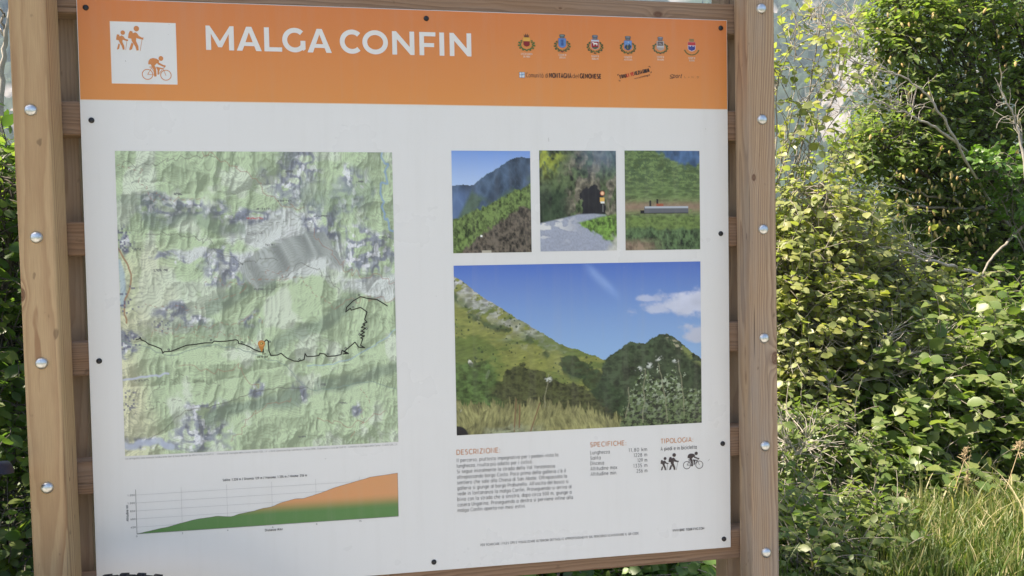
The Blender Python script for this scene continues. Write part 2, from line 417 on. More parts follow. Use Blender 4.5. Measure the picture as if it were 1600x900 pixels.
def seg_dist(u, v, pts):
    d = np.full(u.shape, 9.)
    for (ax, ay), (bx, by) in zip(pts[:-1], pts[1:]):
        dx, dy = bx - ax, by - ay; t = np.clip(((u - ax) * dx + (v - ay) * dy) / (dx * dx + dy * dy), 0, 1)
        d = np.minimum(d, np.hypot(u - ax - t * dx, v - ay - t * dy))
    return d
def grid(w, h): return np.meshgrid(np.linspace(0, 1, w), np.linspace(0, 1, h))
def worley(x, y, seed=0, jit=1.0):
    ix, iy = np.floor(x), np.floor(y); d1 = np.full(x.shape, 9.); idv = np.zeros(x.shape)
    for dx in (-1, 0, 1):
        for dy in (-1, 0, 1):
            cx, cy = ix + dx, iy + dy
            px = cx + .5 + (hashn(cx, cy, seed) - .5) * jit; py = cy + .5 + (hashn(cx, cy, seed + 5) - .5) * jit
            d = np.hypot(x - px, y - py); m = d < d1
            d1 = np.where(m, d, d1); idv = np.where(m, hashn(cx, cy, seed + 9), idv)
    return d1, idv

def ridged(x, y, octs, seed, gain=.5):
    s = 0.; a = 1.; t = 0.; pr = 1.
    for k in range(octs):
        n = 1 - np.abs(vnoise(x, y, seed + k * 13) * 2 - 1); n = n * n; s = s + n * a * pr; t += a; pr = np.clip(n * 1.6, 0, 1); a *= gain; x = x * 2.07 + 5.3; y = y * 2.07 + 9.1
    return s / t
def paint_map(w=440, h=484):
    u, v = grid(w, h)
    wu = u + (fbm(u * 8, v * 8, 4, 1) - .5) * .07; wv = v + (fbm(u * 8, v * 8, 4, 2) - .5) * .07
    ridges = [[(.0, .15), (.1, .14), (.3, .17), (.45, .2), (.57, .17), (.66, .2), (.72, .255)], [(.46, .33), (.6, .29), (.72, .26), (.78, .35), (.83, .4), (1, .42)],
              [(.08, .55), (.15, .53), (.3, .47), (.42, .4), (.46, .33)], [(.52, .65), (.58, .58), (.66, .55), (.78, .5), (.84, .4)],
              [(.66, .765), (.8, .745), (1, .685)], [(.08, .9), (.2, .85), (.3, .84), (.45, .81), (.6, .785)], [(.35, .99), (.5, .9), (.7, .86), (.95, .86)],
              [(0, .01), (.2, .04), (.5, .09), (.6, .02)], [(.68, .0), (.7, .12), (.66, .2)], [(.85, .0), (.86, .15), (.9, .3), (.83, .4)], [(.0, .7), (.2, .69), (.42, .7)]]
    valleys = [[(0, .62), (.17, .665), (.3, .635), (.45, .655), (.52, .68), (.6, .7), (.68, .8), (.9, .785), (1, .81)], [(0, .34), (.2, .3), (.4, .27), (.46, .3)],
               [(0, .26), (.12, .24), (.25, .26)], [(.66, .725), (.8, .71), (.95, .64), (1, .6)], [(0, .77), (.2, .78), (.45, .74), (.6, .73)], [(0, .97), (.2, .9), (.35, .94)],
               [(.0, .1), (.2, .11), (.4, .13), (.55, .11)], [(.75, .17), (.78, .05), (.76, 0)], [(.96, 0), (.97, .2), (1, .25)], [(.46, .63), (.5, .52), (.6, .42), (.7, .37)], [(.88, .62), (.87, .5), (.93, .43)], [(.3, .62), (.36, .55), (.48, .5)]]
    dr = np.min([seg_dist(wu, wv, r) for r in ridges], 0); dv = np.min([seg_dist(wu, wv, r) for r in valleys], 0)
    hh = dv / (dv + dr + .035)
    r1 = ridged(wu * 7.5, wv * 3.6 + 3, 4, 5, .5); r2 = ridged(u * 30 + 2, v * 17, 3, 60, .5)
    H = hh * .046 + r1 * .056 + r2 * .0085
    gy, gx = np.gradient(H, 1 / h, 1 / w)
    shade = np.clip(.60 + (gx * .66 + gy * .76) * .92, 0, 1)       # the cartographer's relief print, lit from the north-west
    big = sstep(.41, .45, wu) * sstep(.82, .79, wu) * sstep(0, .012, wv - yline(wu, [(.42, .37), (.5, .32), (.6, .30), (.72, .27), (.8, .37)])) * sstep(0, .03, yline(wu, [(.4, .40), (.48, .49), (.56, .44), (.7, .38), (.8, .40)]) - wv)
    def shadow(pts, wd, lo): return sstep(wd, wd * .3, np.abs(wv - yline(wu, pts) - wd * .6)) * (wu > pts[0][0]) * (wu < pts[-1][0]) * lo
    dk = np.maximum.reduce([shadow([(.28, .5), (.46, .42), (.55, .43)], .045, .9), shadow([(.55, .62), (.7, .56), (.84, .47)], .045, .8), shadow([(.68, .77), (.85, .76), (1, .71)], .03, .8), shadow([(.3, .86), (.45, .83), (.62, .8)], .035, 1),
                            shadow([(.15, .56), (.3, .57), (.5, .56)], .03, .5), shadow([(.1, .2), (.3, .21), (.45, .23)], .03, .7), shadow([(.0, .14), (.2, .17), (.4, .2)], .02, .4), shadow([(.66, .1), (.8, .12), (.93, .1)], .08, .6)])
    green = lin((180, 198, 164)); pale = lin((210, 217, 204)); tan = lin((216, 214, 182)); rock = lin((148, 152, 166))
    base = np.broadcast_to(green, (h, w, 3)).copy()
    def blob(cx, cy, rx, ry, soft=.4, sd=0):
        d = np.hypot((wu - cx) / rx, (wv - cy) / ry) + (fbm(u * 16, v * 16, 4, 30 + sd) - .5) * 1.3
        return 1 - sstep(1 - soft, 1 + soft * .5, d)
    base = mixc(base, pale[None, None], sstep(.54, .64, fbm(u * 9, v * 9, 5, 11)) * .6)
    base = mixc(base, tan[None, None], sstep(.2, .0, u + (fbm(v * 6, u * 6, 3, 12) - .5) * .2) * sstep(.25, .4, v) * .9)
    for c in ((.55, .25, .17, .06, .3, 1), (.62, .36, .2, .08, .25, 2), (.93, .46, .12, .05, .3, 4), (.40, .37, .10, .05, .3, 6), (.30, .33, .08, .02, .3, 5)): base = mixc(base, lin((204, 208, 208))[None, None], blob(*c) * .9)
    rk = np.zeros_like(u)
    for c in ((.22, .185, .18, .04, .5, 3), (.47, .205, .14, .025, .5, 4), (.62, .09, .10, .11, .5, 5), (.72, .25, .09, .08, .5, 6), (.93, .34, .12, .08, .5, 7), (.87, .13, .08, .09, .5, 8),
              (.4, .39, .10, .06, .5, 9), (.24, .56, .07, .02, .5, 10), (.27, .92, .11, .06, .5, 11), (.62, .81, .04, .03, .5, 12), (.17, .52, .07, .03, .5, 13), (.3, .84, .08, .022, .5, 14),
              (.48, .8, .025, .02, .5, 15), (.2, .34, .07, .015, .5, 16), (.03, .62, .035, .05, .3, 17), (.01, .3, .02, .04, .3, 18), (.1, .97, .09, .03, .4, 19), (.46, .56, .04, .02, .5, 20), (.36, .345, .07, .02, .5, 21), (.85, .88, .02, .03, .5, 22)):
        rk = np.maximum(rk, blob(*c))
    speck = ridged(u * 42, v * 42, 3, 40)
    base = mixc(base, rock[None, None], rk * sstep(.12, .4, speck) * .85)
    base = mixc(base, lin((118, 123, 142))[None, None], rk * sstep(.34, .66, speck) * .6)
    base = mixc(base, lin((224, 226, 230))[None, None], rk * sstep(.60, .72, fbm(u * 60, v * 60, 2, 43)) * .75)
    img = base * (.50 + .54 * shade[..., None])
    img = mixc(img, lin((126, 142, 126))[None, None] * (.62 + .6 * shade[..., None]), np.clip(dk, 0, 1) * .85)
    img = mixc(img, lin((152, 158, 156))[None, None] * (.62 + .75 * ridged(u * 26 - v * 14, v * 3 + u * 2, 3, 77)[..., None]), big * .9)
    cl = np.abs(((hh * .9 + r1 * .42 + r2 * .03) * 24) % 1 - .5)
    img = mixc(img, lin((108, 116, 96))[None, None], sstep(.30, .5, cl) * .42)
    def way(pts, wd, col, amt, wob=.01, dash=0, sd=3):
        q = smooth_path([(a, b, 0) for a, b in pts], 12)[:, :2]
        q = q + np.stack([vnoise(q[:, 1] * 60, q[:, 0] * 60, sd) - .5, vnoise(q[:, 0] * 60, q[:, 1] * 60, sd + 1) - .5], 1) * wob
        lo, hi = q.min(0) - .02, q.max(0) + .02
        sel = (u[0] >= lo[0]) & (u[0] <= hi[0]); sv = (v[:, 0] >= lo[1]) & (v[:, 0] <= hi[1])
        d = seg_dist(u[np.ix_(sv, sel)], v[np.ix_(sv, sel)], [tuple(x) for x in q])
        m = 1 - sstep(wd * .5, wd * 1.2, d)
        if dash: m = m * (np.sin((u[np.ix_(sv, sel)] + v[np.ix_(sv, sel)]) * dash) > -.2)
        sub = img[np.ix_(sv, sel)]; img[np.ix_(sv, sel)] = mixc(sub, col, m * amt)
    blue = (140, 168, 196); red = (150, 112, 96); gray = (96, 98, 90)
    way([(0, .62), (.08, .64), (.17, .672), (.3, .643), (.42, .662), (.5, .69), (.58, .72), (.66, .8), (.78, .80), (.88, .785), (1, .815)], .0018, (120, 140, 130), .7)
    way([(.66, .725), (.8, .71), (.95, .645), (1, .61)], .0022, blue, .55); way([(.965, 0), (.975, .08), (.96, .16), (.985, .25), (.995, .27)], .004, (120, 150, 190), .7, .03)
    way([(.0, .36), (.012, .42), (.01, .5)], .012, blue, .6, .005); way([(0, .99), (.08, .95), (.16, .9), (.22, .86), (.35, .84), (.5, .80), (.62, .80), (.66, .8)], .002, gray, .6)
    way([(0, .315), (.035, .38), (.04, .43), (.015, .5), (.02, .56)], .0035, (150, 110, 80), .85, .004)
    way([(0, .97), (.1, .955), (.17, .985)], .012, (170, 178, 196), .8, .02); way([(0, .745), (.1, .74), (.16, .73)], .004, (180, 186, 205), .8)
    for i, p in enumerate([[(0, .05), (.12, .04), (.2, .03), (.35, .02)], [(.0, .04), (.08, .06), (.1, .13), (.14, .15), (.3, .16)], [(.3, 0), (.45, .06), (.55, .15), (.58, .17), (.66, .19)],
                           [(.26, .42), (.35, .33), (.5, .26), (.62, .22), (.7, .26)], [(.7, .26), (.78, .36), (.84, .41), (.92, .42), (1, .44)], [(.08, .5), (.25, .52), (.4, .47), (.6, .42), (.76, .53)],
                           [(.5, .5), (.6, .42), (.68, .38), (.8, .47)], [(.1, .6), (.2, .58), (.36, .58), (.47, .55), (.5, .6)], [(.2, .7), (.3, .73), (.4, .72), (.48, .8)],
                           [(.08, .85), (.12, .78), (.2, .75), (.35, .77)], [(.38, .96), (.45, .88), (.6, .83)], [(.87, .8), (.88, .88), (.83, .97)], [(.1, .27), (.3, .29), (.4, .35), (.55, .37)],
                           [(.12, .57), (.2, .61), (.3, .6), (.44, .62), (.49, .65)], [(.78, .53), (.86, .5), (1, .51)], [(.0, .87), (.1, .84), (.3, .8)], [(.7, .9), (.8, .93), (.95, .9)], [(.3, .42), (.38, .44), (.5, .42), (.6, .38)]]):
        way(p, .0014, red if i % 3 else gray, .65, .035, 260 if i % 2 else 0, 50 + i)
    for (a, b) in ((.03, .62), (.02, .29), (.03, .47), (.02, .83), (.12, .57)):                # houses as dark specks
        m = blob(a, b, .045, .05, .4, 60) * (hashn(np.floor(u * 150), np.floor(v * 160), 7) > .8); img = mixc(img, (84, 84, 112), m * .75)
    for (a, b, l) in ((.2, .14, .03), (.49, .19, .05), (.57, .163, .05), (.05, .32, .03), (.12, .39, .05), (.52, .31, .035), (.40, .375, .04), (.86, .1, .03), (.6, .065, .03), (.7, .215, .06), (.95, .29, .04), (.04, .752, .05), (.7, .79, .03), (.62, .965, .03), (.78, .855, .03), (.47, .46, .04)):
        m = (np.abs(v - b) < .0035) & (u > a) & (u < a + l) & (hashn(np.floor(u * 320), np.floor(v * 300), 3) > .35); img = mixc(img, (92, 96, 96), m * .8)
    m = (np.abs(v - .222) < .003) & (u > .455) & (u < .515) & (hashn(np.floor(u * 320), np.floor(v * 300), 4) > .3); img = mixc(img, (176, 84, 84), m * .8)
    return img * 1.30

def leafy(u, v, s, seed):
    """clumpy foliage texture 0..1 with sharp little lights"""
    n = fbm(u * s * .9, v * s * .75, 3, seed, .6); m = ridged(u * s * .5 + 3, v * s * .5, 3, seed + 70, .6)
    k = hashn(np.floor(u * s * 1.7), np.floor(v * s * 1.5), seed + 3)
    return np.clip(sstep(.25, .75, n) * .6 + m * .75 + (k - .5) * .22, 0, 1), k

def paint_big(w=400, h=272):
    u, v = grid(w, h)
    t = np.clip(v / .58, 0, 1)[..., None]
    sky = lin((74, 106, 180))[None, None] * (1 - t) ** 1.2 + lin((134, 168, 206))[None, None] * (1 - (1 - t) ** 1.2)
    sky = sky * (1 + .06 * (u[..., None] < .5) * (.5 - u[..., None]))
    img = sky.copy()
    img = mixc(img, (140, 168, 214), np.exp(-((v - (.02 + (u - .52) * 1.3)) / .035) ** 2) * sstep(.5, .56, u) * sstep(.68, .6, u) * (.25 + .6 * fbm(u * 30 - v * 20, v * 12 + u * 10, 4, 3)))
    def cloud(cx, cy, rx, ry, sd):
        d = np.hypot((u - cx) / rx, (v - cy) / ry * (1 + .6 * (v > cy))); return 1 - sstep(.45, 1.1, d + (fbm(u * 13, v * 13, 5, sd, .6) - .5) * 1.5)
    cl = np.maximum(cloud(.93, .265, .2, .105, 8), cloud(1.0, .46, .11, .075, 9)); cl = np.maximum(cl, cloud(.775, .225, .06, .03, 10) * .7); cl = np.maximum(cl, cloud(.82, .29, .07, .05, 11) * .8)
    img = mixc(img, lin((196, 200, 216))[None, None] * (.80 + .32 * fbm(u * 12, v * 16, 4, 12)[..., None] * sstep(.5, .2, v)[..., None]), cl * .92)
    nz = (fbm(u * 90, v * 3, 4, 14) - .5) * .016 + (fbm(u * 22, v * 2, 3, 15) - .5) * .02
    left = yline(u, [(0, .06), (.06, .13), (.13, .21), (.2, .27), (.27, .345), (.36, .43), (.45, .5), (.54, .555), (.6, .58), (1.01, .9)]) + nz
    right = yline(u, [(0, 1), (.5, .62), (.6, .57), (.66, .53), (.7, .485), (.74, .485), (.765, .5), (.79, .465), (.83, .44), (.86, .445), (.9, .475), (.95, .54), (1, .60)]) + nz * 1.2
    lf, li = leafy(u, v, 62, 20)
    slope = fbm(u * 7 + v * 9, v * 5 - u * 3, 4, 21)
    hill = lin((50, 62, 42))[None, None] * (.35 + 1.35 * lf[..., None]) * (.6 + .9 * slope[..., None])
    m = (v > right) * 1.0; img = mixc(img, hill, m)
    img = mixc(img, (160, 154, 128), m * sstep(.03, .0, np.abs(u - .865 - (v - .45) * .5)) * (v < .54) * sstep(.5, .62, fbm(u * 60, v * 60, 3, 22)))
    img = mixc(img, (118, 128, 76), m * sstep(.05, .0, np.abs(v - right - .02)) * (u > .88) * sstep(.45, .6, fbm(u * 40, v * 40, 3, 61)))
    ml = (v > left) * sstep(.015, .0, u + (fbm(u * 30, v * 30, 4, 81) - .5) * .06 - .605 + (v - .58) * .35)
    t = v - left
    gr = fbm(u * 40 + v * 30, v * 70, 4, 23, .62)
    mead = lin((130, 134, 72))[None, None] * (.55 + .8 * gr[..., None])
    mead = mixc(mead, lin((86, 104, 52))[None, None] * (.6 + .8 * gr[..., None]), sstep(.42, .62, fbm(u * 8 - v * 4, v * 13, 5, 24, .6)) * .8)
    img = mixc(img, mead, ml)
    rk = ml * sstep(.2, .02, t + (fbm(u * 20, v * 20, 3, 62) - .5) * .1) * sstep(.48, .0, u + (fbm(u * 30, v * 30, 3, 25) - .5) * .3)
    img = mixc(img, lin((184, 184, 184))[None, None] * (.30 + .95 * ridged(u * 34, v * 34, 4, 26)[..., None] + .2 * gr[..., None]), rk * sstep(.40, .52, fbm(u * 30 + v * 12, v * 26, 5, 27, .6)) * .95)
    img = mixc(img, lin((56, 70, 44))[None, None] * (.4 + 1.2 * lf[..., None]), ml * sstep(.05, .0, np.abs(t - .12 - .04 * np.sin(u * 17))) * sstep(.46, .56, fbm(u * 34, v * 26, 4, 28)) * .9)
    d, i = worley(u * 52, v * 34, 29); img = mixc(img, (44, 58, 36), ml * (d < .30 * i ** 2) * (i > .55) * sstep(.4, .6, fbm(u * 9, v * 9, 2, 63)) * .85)
    wd = sstep(.0, .02, v - yline(u, [(0, .66), (.18, .68), (.2, .6), (.27, .585), (.36, .66), (.5, .74), (.58, .82), (.66, .9), (1, 1)]) - (fbm(u * 34, v * 34, 4, 31, .6) - .5) * .08)
    img = mixc(img, lin((62, 66, 38))[None, None] * (.30 + 1.35 * leafy(u, v, 80, 32)[0][..., None]), wd * (u < .7))
    wd = sstep(.055, .04, seg_dist(u, v, [(.46, .60), (.54, .70), (.66, .87)]) + (fbm(u * 30, v * 30, 4, 33, .6) - .5) * .07)
    img = mixc(img, lin((40, 56, 34))[None, None] * (.35 + 1.3 * lf[..., None]), wd * .9)
    for cx, cy, tl in ((.06, .58, .3), (.125, .645, -.25)): img = mixc(img, (208, 206, 198), (np.hypot((u - cx - (v - cy) * tl) / .010, (v - cy) / .035) + (fbm(u * 50, v * 40, 3, 35) - .5) * 1.4 < .75) * .9)
    img = mixc(img, lin((70, 92, 48))[None, None] * (.25 + 1.5 * leafy(u, v, 60, 36)[0][..., None]), sstep(.2, .12, u + (fbm(v * 12, u * 12, 4, 37) - .5) * .2) * sstep(.54, .60, v + (fbm(u * 20, v * 20, 4, 38) - .5) * .22) * (v < .86) * .9)
    gl = yline(u, [(0, .79), (.2, .8), (.35, .82), (.5, .86), (.65, .93), (1, 1.0)]) + (fbm(u * 120, v * 5, 4, 39, .6) - .5) * .14
    st = fbm(u * 110 + v * 16, v * 20, 4, 40, .68); st2 = fbm(u * 110 - v * 22, v * 22, 4, 66, .68)
    img = mixc(img, lin((152, 150, 100))[None, None] * (.02 + 1.2 * (st * (fbm(u * 7, v * 5, 2, 82) > .5) + st2 * (fbm(u * 7, v * 5, 2, 82) <= .5))[..., None]) * (.45 + 1.05 * fbm(u * 10, v * 9, 4, 67, .6)[..., None]), sstep(0, .02, v - gl) * (u < .7))
    img = mixc(img, lin((128, 134, 110))[None, None] * (.2 + 1.4 * leafy(u, v, 90, 68)[0][..., None]), sstep(.95, .99, v + (fbm(u * 20, v * 9, 3, 69) - .5) * .1) * sstep(.08, .16, u) * sstep(.38, .28, u) * .7)
    for x0, ya, yb, x1 in ((.225, 1., .8, .235), (.245, 1., .82, .25), (.29, 1, .83, .33)): img = mixc(img, (112, 82, 58), sstep(.004, .001, seg_dist(u, v, [(x0, ya), (x1, yb)])) * sstep(.3, .5, st))
    edge = yline(u, [(0, 9), (.62, 9), (.635, .98), (.66, .86), (.69, .76), (.72, .66), (.76, .62), (.8, .60), (.85, .62), (.9, .63), (.95, .70), (1, .74)])
    sprig = (np.abs(fbm(u * 26, v * 3 + 7, 3, 41) - .5) * 2) ** .7
    bl = sstep(.0, .05, v - edge - .07 + .16 * (1 - sprig) * 0 - (fbm(u * 44, v * 26, 4, 42, .7) - .5) * .36)
    lv, li = leafy(u + v * .15, v, 100, 43); lw = fbm(u * 110 + v * 30, v * 75, 2, 44)
    bush = lin((40, 48, 32))[None, None] * (.5 + .9 * lv[..., None]); bush = mixc(bush, lin((88, 104, 68))[None, None] * (.5 + .7 * lv[..., None]), sstep(.46, .66, lv)); bush = mixc(bush, (178, 190, 164), sstep(.60, .68, lw) * sstep(1.05, .6, v) * .9)
    img = mixc(img, bush, bl * .96)
    for x0, y0, x1, y1 in ((.345, .86, .37, .66), (.86, .98, .82, .62), (.75, .98, .765, .65), (.93, .95, .9, .6), (.68, .95, .70, .76)):
        dd = seg_dist(u + (fbm(v * 14, u * 3, 2, 70) - .5) * .02, v, [(x0, y0), (x1, y1)]); img = mixc(img, (140, 138, 112), sstep(.0028, .0008, dd) * .7)
    for cx, cy, rr in ((.365, .69, .02), (.735, .65, .02), (.82, .59, .022), (.89, .6, .022), (.78, .63, .02), (.03, .86, .018)):
        mm = sstep(rr, rr * .3, np.hypot(u - cx, (v - cy) * .8)) * sstep(.52, .58, fbm(u * 120 + v * 40, v * 80, 2, 71)); img = mixc(img, (192, 196, 188), mm * .9)
    img = mixc(img, (24, 24, 30), sstep(.048, .04, np.hypot(u * 1.0, (v - 1) * .8)))
    return img

def paint_ridge(w=118, h=152):          # first small picture: ridge under a hazy sky
    u, v = grid(w, h)
    img = lin((112, 146, 206))[None, None] * (1 - v[..., None] * 2.2).clip(0, 1) + lin((176, 198, 226))[None, None] * (v[..., None] * 2.2).clip(0, 1)
    nz = (fbm(u * 30, v * 4, 3, 1) - .5) * .02
    r = yline(u, [(0, .34), (.15, .33), (.27, .335), (.4, .25), (.6, .16), (.75, .08), (.85, .06), (1, .075)]) + nz
    body = lin((64, 80, 100))[None, None] * (.35 + 1.5 * ridged(u * 5 + v * 3, v * 4 - u * 4, 5, 2, .6)[..., None]); body = mixc(body, (98, 124, 168), sstep(.45, .05, u) * sstep(.3, .45, v) * .6)
    img = mixc(img, body, (v > r) * 1.)
    img = mixc(img, lin((78, 98, 84))[None, None] * (.6 + .7 * fbm(u * 20, v * 30, 3, 3)[..., None]), sstep(.0, .1, v - yline(u, [(0, .7), (.25, .34), (.5, .46), (1, .2)])) * sstep(.35, .55, fbm(u * 6, v * 6, 3, 4)) * (v > r))
    g1 = yline(u, [(0, .66), (.3, .57), (.6, .47), (.8, .38), (1, .31)]) + (fbm(u * 26, v * 26, 3, 5) - .5) * .07
    img = mixc(img, lin((88, 106, 58))[None, None] * (.15 + 1.6 * leafy(u, v, 46, 6)[0][..., None]), sstep(0, .02, v - g1))
    g2 = yline(u, [(0, 1.1), (.15, .93), (.4, .78), (.6, .66), (.85, .54), (1, .53)]) + (fbm(u * 20, v * 20, 3, 7) - .5) * .1
    lf, _ = leafy(u, v, 44, 8)
    img = mixc(img, lin((84, 76, 66))[None, None] * (.1 + 1.6 * lf[..., None]), sstep(0, .04, v - g2))
    img = mixc(img, (222, 222, 218), (np.hypot(u - .36, (v - .835) * 1.2) < .014) * 1.); img = mixc(img, (170, 164, 150), (np.abs(u - .42) < .06) * (v > .975) * 1.)
    return img
def paint_gallery(w=118, h=152):        # second: gravel road into a rock tunnel
    u, v = grid(w, h)
    lf, li = leafy(u, v, 24, 10)
    img = lin((78, 92, 60))[None, None] * (.05 + 1.5 * lf[..., None]); img = mixc(img, lin((150, 160, 60))[None, None] * (.5 + .7 * lf[..., None]), sstep(.35, .1, np.hypot(u * .8, v)) * sstep(.4, .6, fbm(u * 14, v * 14, 3, 11)))
    rk = sstep(.5, .25, np.hypot((u - .68), (v - .38) * .8)) * sstep(.42, .58, fbm(u * 12, v * 9, 3, 12)); img = mixc(img, lin((128, 122, 104))[None, None] * (.1 + 1.5 * ridged(u * 14, v * 12, 4, 13, .6)[..., None]), rk)
    img = mixc(img, lin((92, 112, 132))[None, None] * (.7 + .5 * lf[..., None]), sstep(.3, .8, u) * sstep(.35, .0, v) * .65)
    img = mixc(img, lin((34, 48, 34))[None, None] * (.4 + 1.2 * lf[..., None]), sstep(.45, .3, u) * sstep(.3, .45, v) * .8)
    tun = sstep(1.06, .96, np.hypot((u - .69) / .15, (np.minimum(v, .5) - .5) / .17) + (fbm(u * 14, v * 14, 4, 83, .6) - .5) * .7) * (v < .63) ; img = mixc(img, lin((24, 22, 28))[None, None] * (.6 + .9 * fbm(u * 18, v * 18, 3, 84)[..., None]), tun)
    road = sstep(0, .02, v - yline(u, [(0, .71), (.25, .67), (.5, .625), (.7, .62), (.85, .63), (1, .72)]))
    rc = lin((150, 156, 172))[None, None] * (.75 + .4 * fbm(u * 60, v * 70, 3, 14)[..., None]); rc = mixc(rc, (206, 206, 204), sstep(.55, .65, fbm(u * 9, v * 22, 3, 15)) * sstep(.6, .1, u) * sstep(.95, .8, v) * .9)
    img = mixc(img, rc, road)
    gr = sstep(0, .03, v - yline(u, [(0, 9), (.44, 9), (.46, .71), (.6, .68), (.8, .64), (1, .62)])) * sstep(0, .03, yline(u, [(0, 0), (.45, .72), (.6, .79), (.8, .88), (1, .97)]) - v + (fbm(u * 20, v * 20, 2, 16) - .5) * .05)
    img = mixc(img, lin((94, 124, 56))[None, None] * (.2 + 1.5 * leafy(u, v, 44, 17)[0][..., None]), gr)
    img = mixc(img, lin((196, 196, 186))[None, None] * (.6 + .5 * fbm(u * 30, v * 30, 2, 18)[..., None]), sstep(1.78, 1.9, u + v + (fbm(u * 12, v * 12, 3, 19) - .5) * .2) * .9)
    img = mixc(img, (186, 92, 56), sstep(.034, .022, np.hypot(u - .815, (v - .425) * 1.25))); img = mixc(img, (236, 190, 150), sstep(.024, .018, np.hypot(u - .815, (v - .425) * 1.25)))
    img = mixc(img, (212, 170, 84), (np.abs(u - .815) < .03) * (np.abs(v - .49) < .025) * 1.); img = mixc(img, (214, 214, 208), (np.abs(u - .815) < .026) * (np.abs(v - .515) < .01) * 1.); img = mixc(img, (120, 120, 120), (np.abs(u - .82) < .006) * (v > .53) * (v < .61) * 1.)
    return img
def paint_trough(w=118, h=152):         # third: water trough in an alpine meadow
    u, v = grid(w, h)
    lf, li = leafy(u, v * 1.6, 34, 20)
    img = lin((98, 118, 72))[None, None] * (.35 + 1.15 * ridged(u * 9 + v * 4, v * 34, 4, 21, .6)[..., None] + .3 * lf[..., None]); img = mixc(img, (52, 70, 50), sstep(.62, .7, lf) * sstep(.6, .2, v) * .6)
    tr = sstep(0, .05, yline(u, [(0, 0), (.4, .0), (.6, .1), (.8, .17), (1, .17)]) - v + (fbm(u * 14, v * 14, 3, 22) - .5) * .1); img = mixc(img, lin((66, 94, 130))[None, None] * (.55 + .9 * leafy(u, v, 13, 23)[0][..., None]), tr)
    br = np.exp(-((v - .565) / .055) ** 2) * sstep(.3, .5, fbm(u * 14, v * 20, 3, 24) + .22); img = mixc(img, lin((142, 120, 100))[None, None] * (.75 + .4 * fbm(u * 40, v * 50, 3, 25)[..., None]), br.clip(0, 1))
    img = mixc(img, lin((100, 120, 62))[None, None] * (.5 + .8 * lf[..., None]), sstep(.64, .68, v) * .8)
    img = mixc(img, lin((70, 90, 58))[None, None] * (.05 + 1.7 * leafy(u, v, 34, 26)[0][..., None]), sstep(.76, .8, v + (fbm(u * 9, v * 9, 3, 27) - .5) * .08))
    img = mixc(img, lin((140, 118, 100))[None, None] * (.5 + .8 * leafy(u, v, 30, 28)[0][..., None]), sstep(.55, .2, u) * sstep(.86, .95, v) * .8)
    img = mixc(img, (24, 24, 26), (u > .2) * (u < .84) * (v > .6) * (v < .635) * 1.)
    img = mixc(img, (92, 94, 100), (u > .25) * (u < .84) * (v > .565) * (v < .625) * 1.); img = mixc(img, (166, 172, 180), (u > .26) * (u < .84) * (v > .56) * (v < .58) * 1.)
    img = mixc(img, (40, 36, 36), (np.abs(u - .33) < .012) * (v > .5) * (v < .56) * 1.); img = mixc(img, (40, 36, 36), (np.abs(u - .43) < .014) * (v > .49) * (v < .55) * 1.); img = mixc(img, (150, 84, 60), (np.abs(u - .46) < .045) * (np.abs(v - .545) < .012) * 1.)
    return img
# ================================================================== the notice board
def sheet_mat():
    t = NT('white_sheet'); tc = t.n('ShaderNodeTexCoord'); P = tc.outputs['Object']
    st = t.noise(t.vmath('MULTIPLY', P, (1, 1, .07)), 42, 4, .6); sm = t.noise(P, 3.2, 5, .6); fine = t.noise(P, 160, 3, .7)
    c = t.mix(t.mrange(st.outputs[0], .50, .78, 0, .10), (.79, .785, .775), (.55, .53, .48))              # rain streaks
    c = t.mix(t.mrange(sm.outputs[0], .50, .74, 0, .07), c, (.58, .56, .52)); c = t.mix(t.mrange(fine.outputs[0], .62, .78, 0, .10), c, (.6, .57, .52))
    bp = t.n('ShaderNodeBump', {'Height': t.noise(P, 2.0, 2, .5).outputs[0], 'Strength': .25, 'Distance': .006})
    b = t.bsdf(Base_Color=c, Roughness=t.mrange(sm.outputs[0], .3, .7, .22, .38), Normal=bp.outputs[0]); return t.done(b)
board = thing('notice_board', (0, 0, 0), 'wooden trail notice board with orange header, map and landscape photos', 'notice board')
LW, DW = (.57, .395, .225), (.36, .205, .11)
M['post_left'] = wood('pine_post_golden', 'z', LW, DW, pith=(.015, .075), ring=.0068, knots=((-.033, -.034, .30, .010), (.030, -.01, -.06, .004)), contrast=1.15)
M['post_right'] = wood('pine_post_weathered', 'z', (.50, .355, .235), (.285, .18, .115), pith=(.075, -.005), ring=.0050, knots=((.026, -.034, .345 - .22, .0115), (.006, -.034, -.17 + .22 - .12, .0055), (-.022, -.036, .52, .007)), weather=.5, contrast=1.1)
M['plank'] = wood('larch_plank_reddish', 'x', (.345, .215, .135), (.18, .10, .058), pith=(.05, -.10), ring=.0052, knots=((-.024, .004, .52, .0085), (-.024, -.012, -.1, .005), (-.024, .01, .3, .0035)), weather=.25, contrast=.9)
M['rear'] = wood('pine_post_rear', 'z', (.42, .29, .19), (.27, .165, .1), pith=(-.03, .08), ring=.006, weather=.3, contrast=.8)
M['steel'] = simple('galvanised_steel', (.62, .64, .66), rough=.3, metal=1.0, bump=.3, bscale=420, var=.3)
M['screw'] = simple('black_screw', (.012, .012, .016), rough=.3, bump=.05)
M['alu'] = sheet_mat()
M['alu_edge'] = simple('raw_aluminium_edge', (.80, .74, .68), rough=.4, metal=.2)

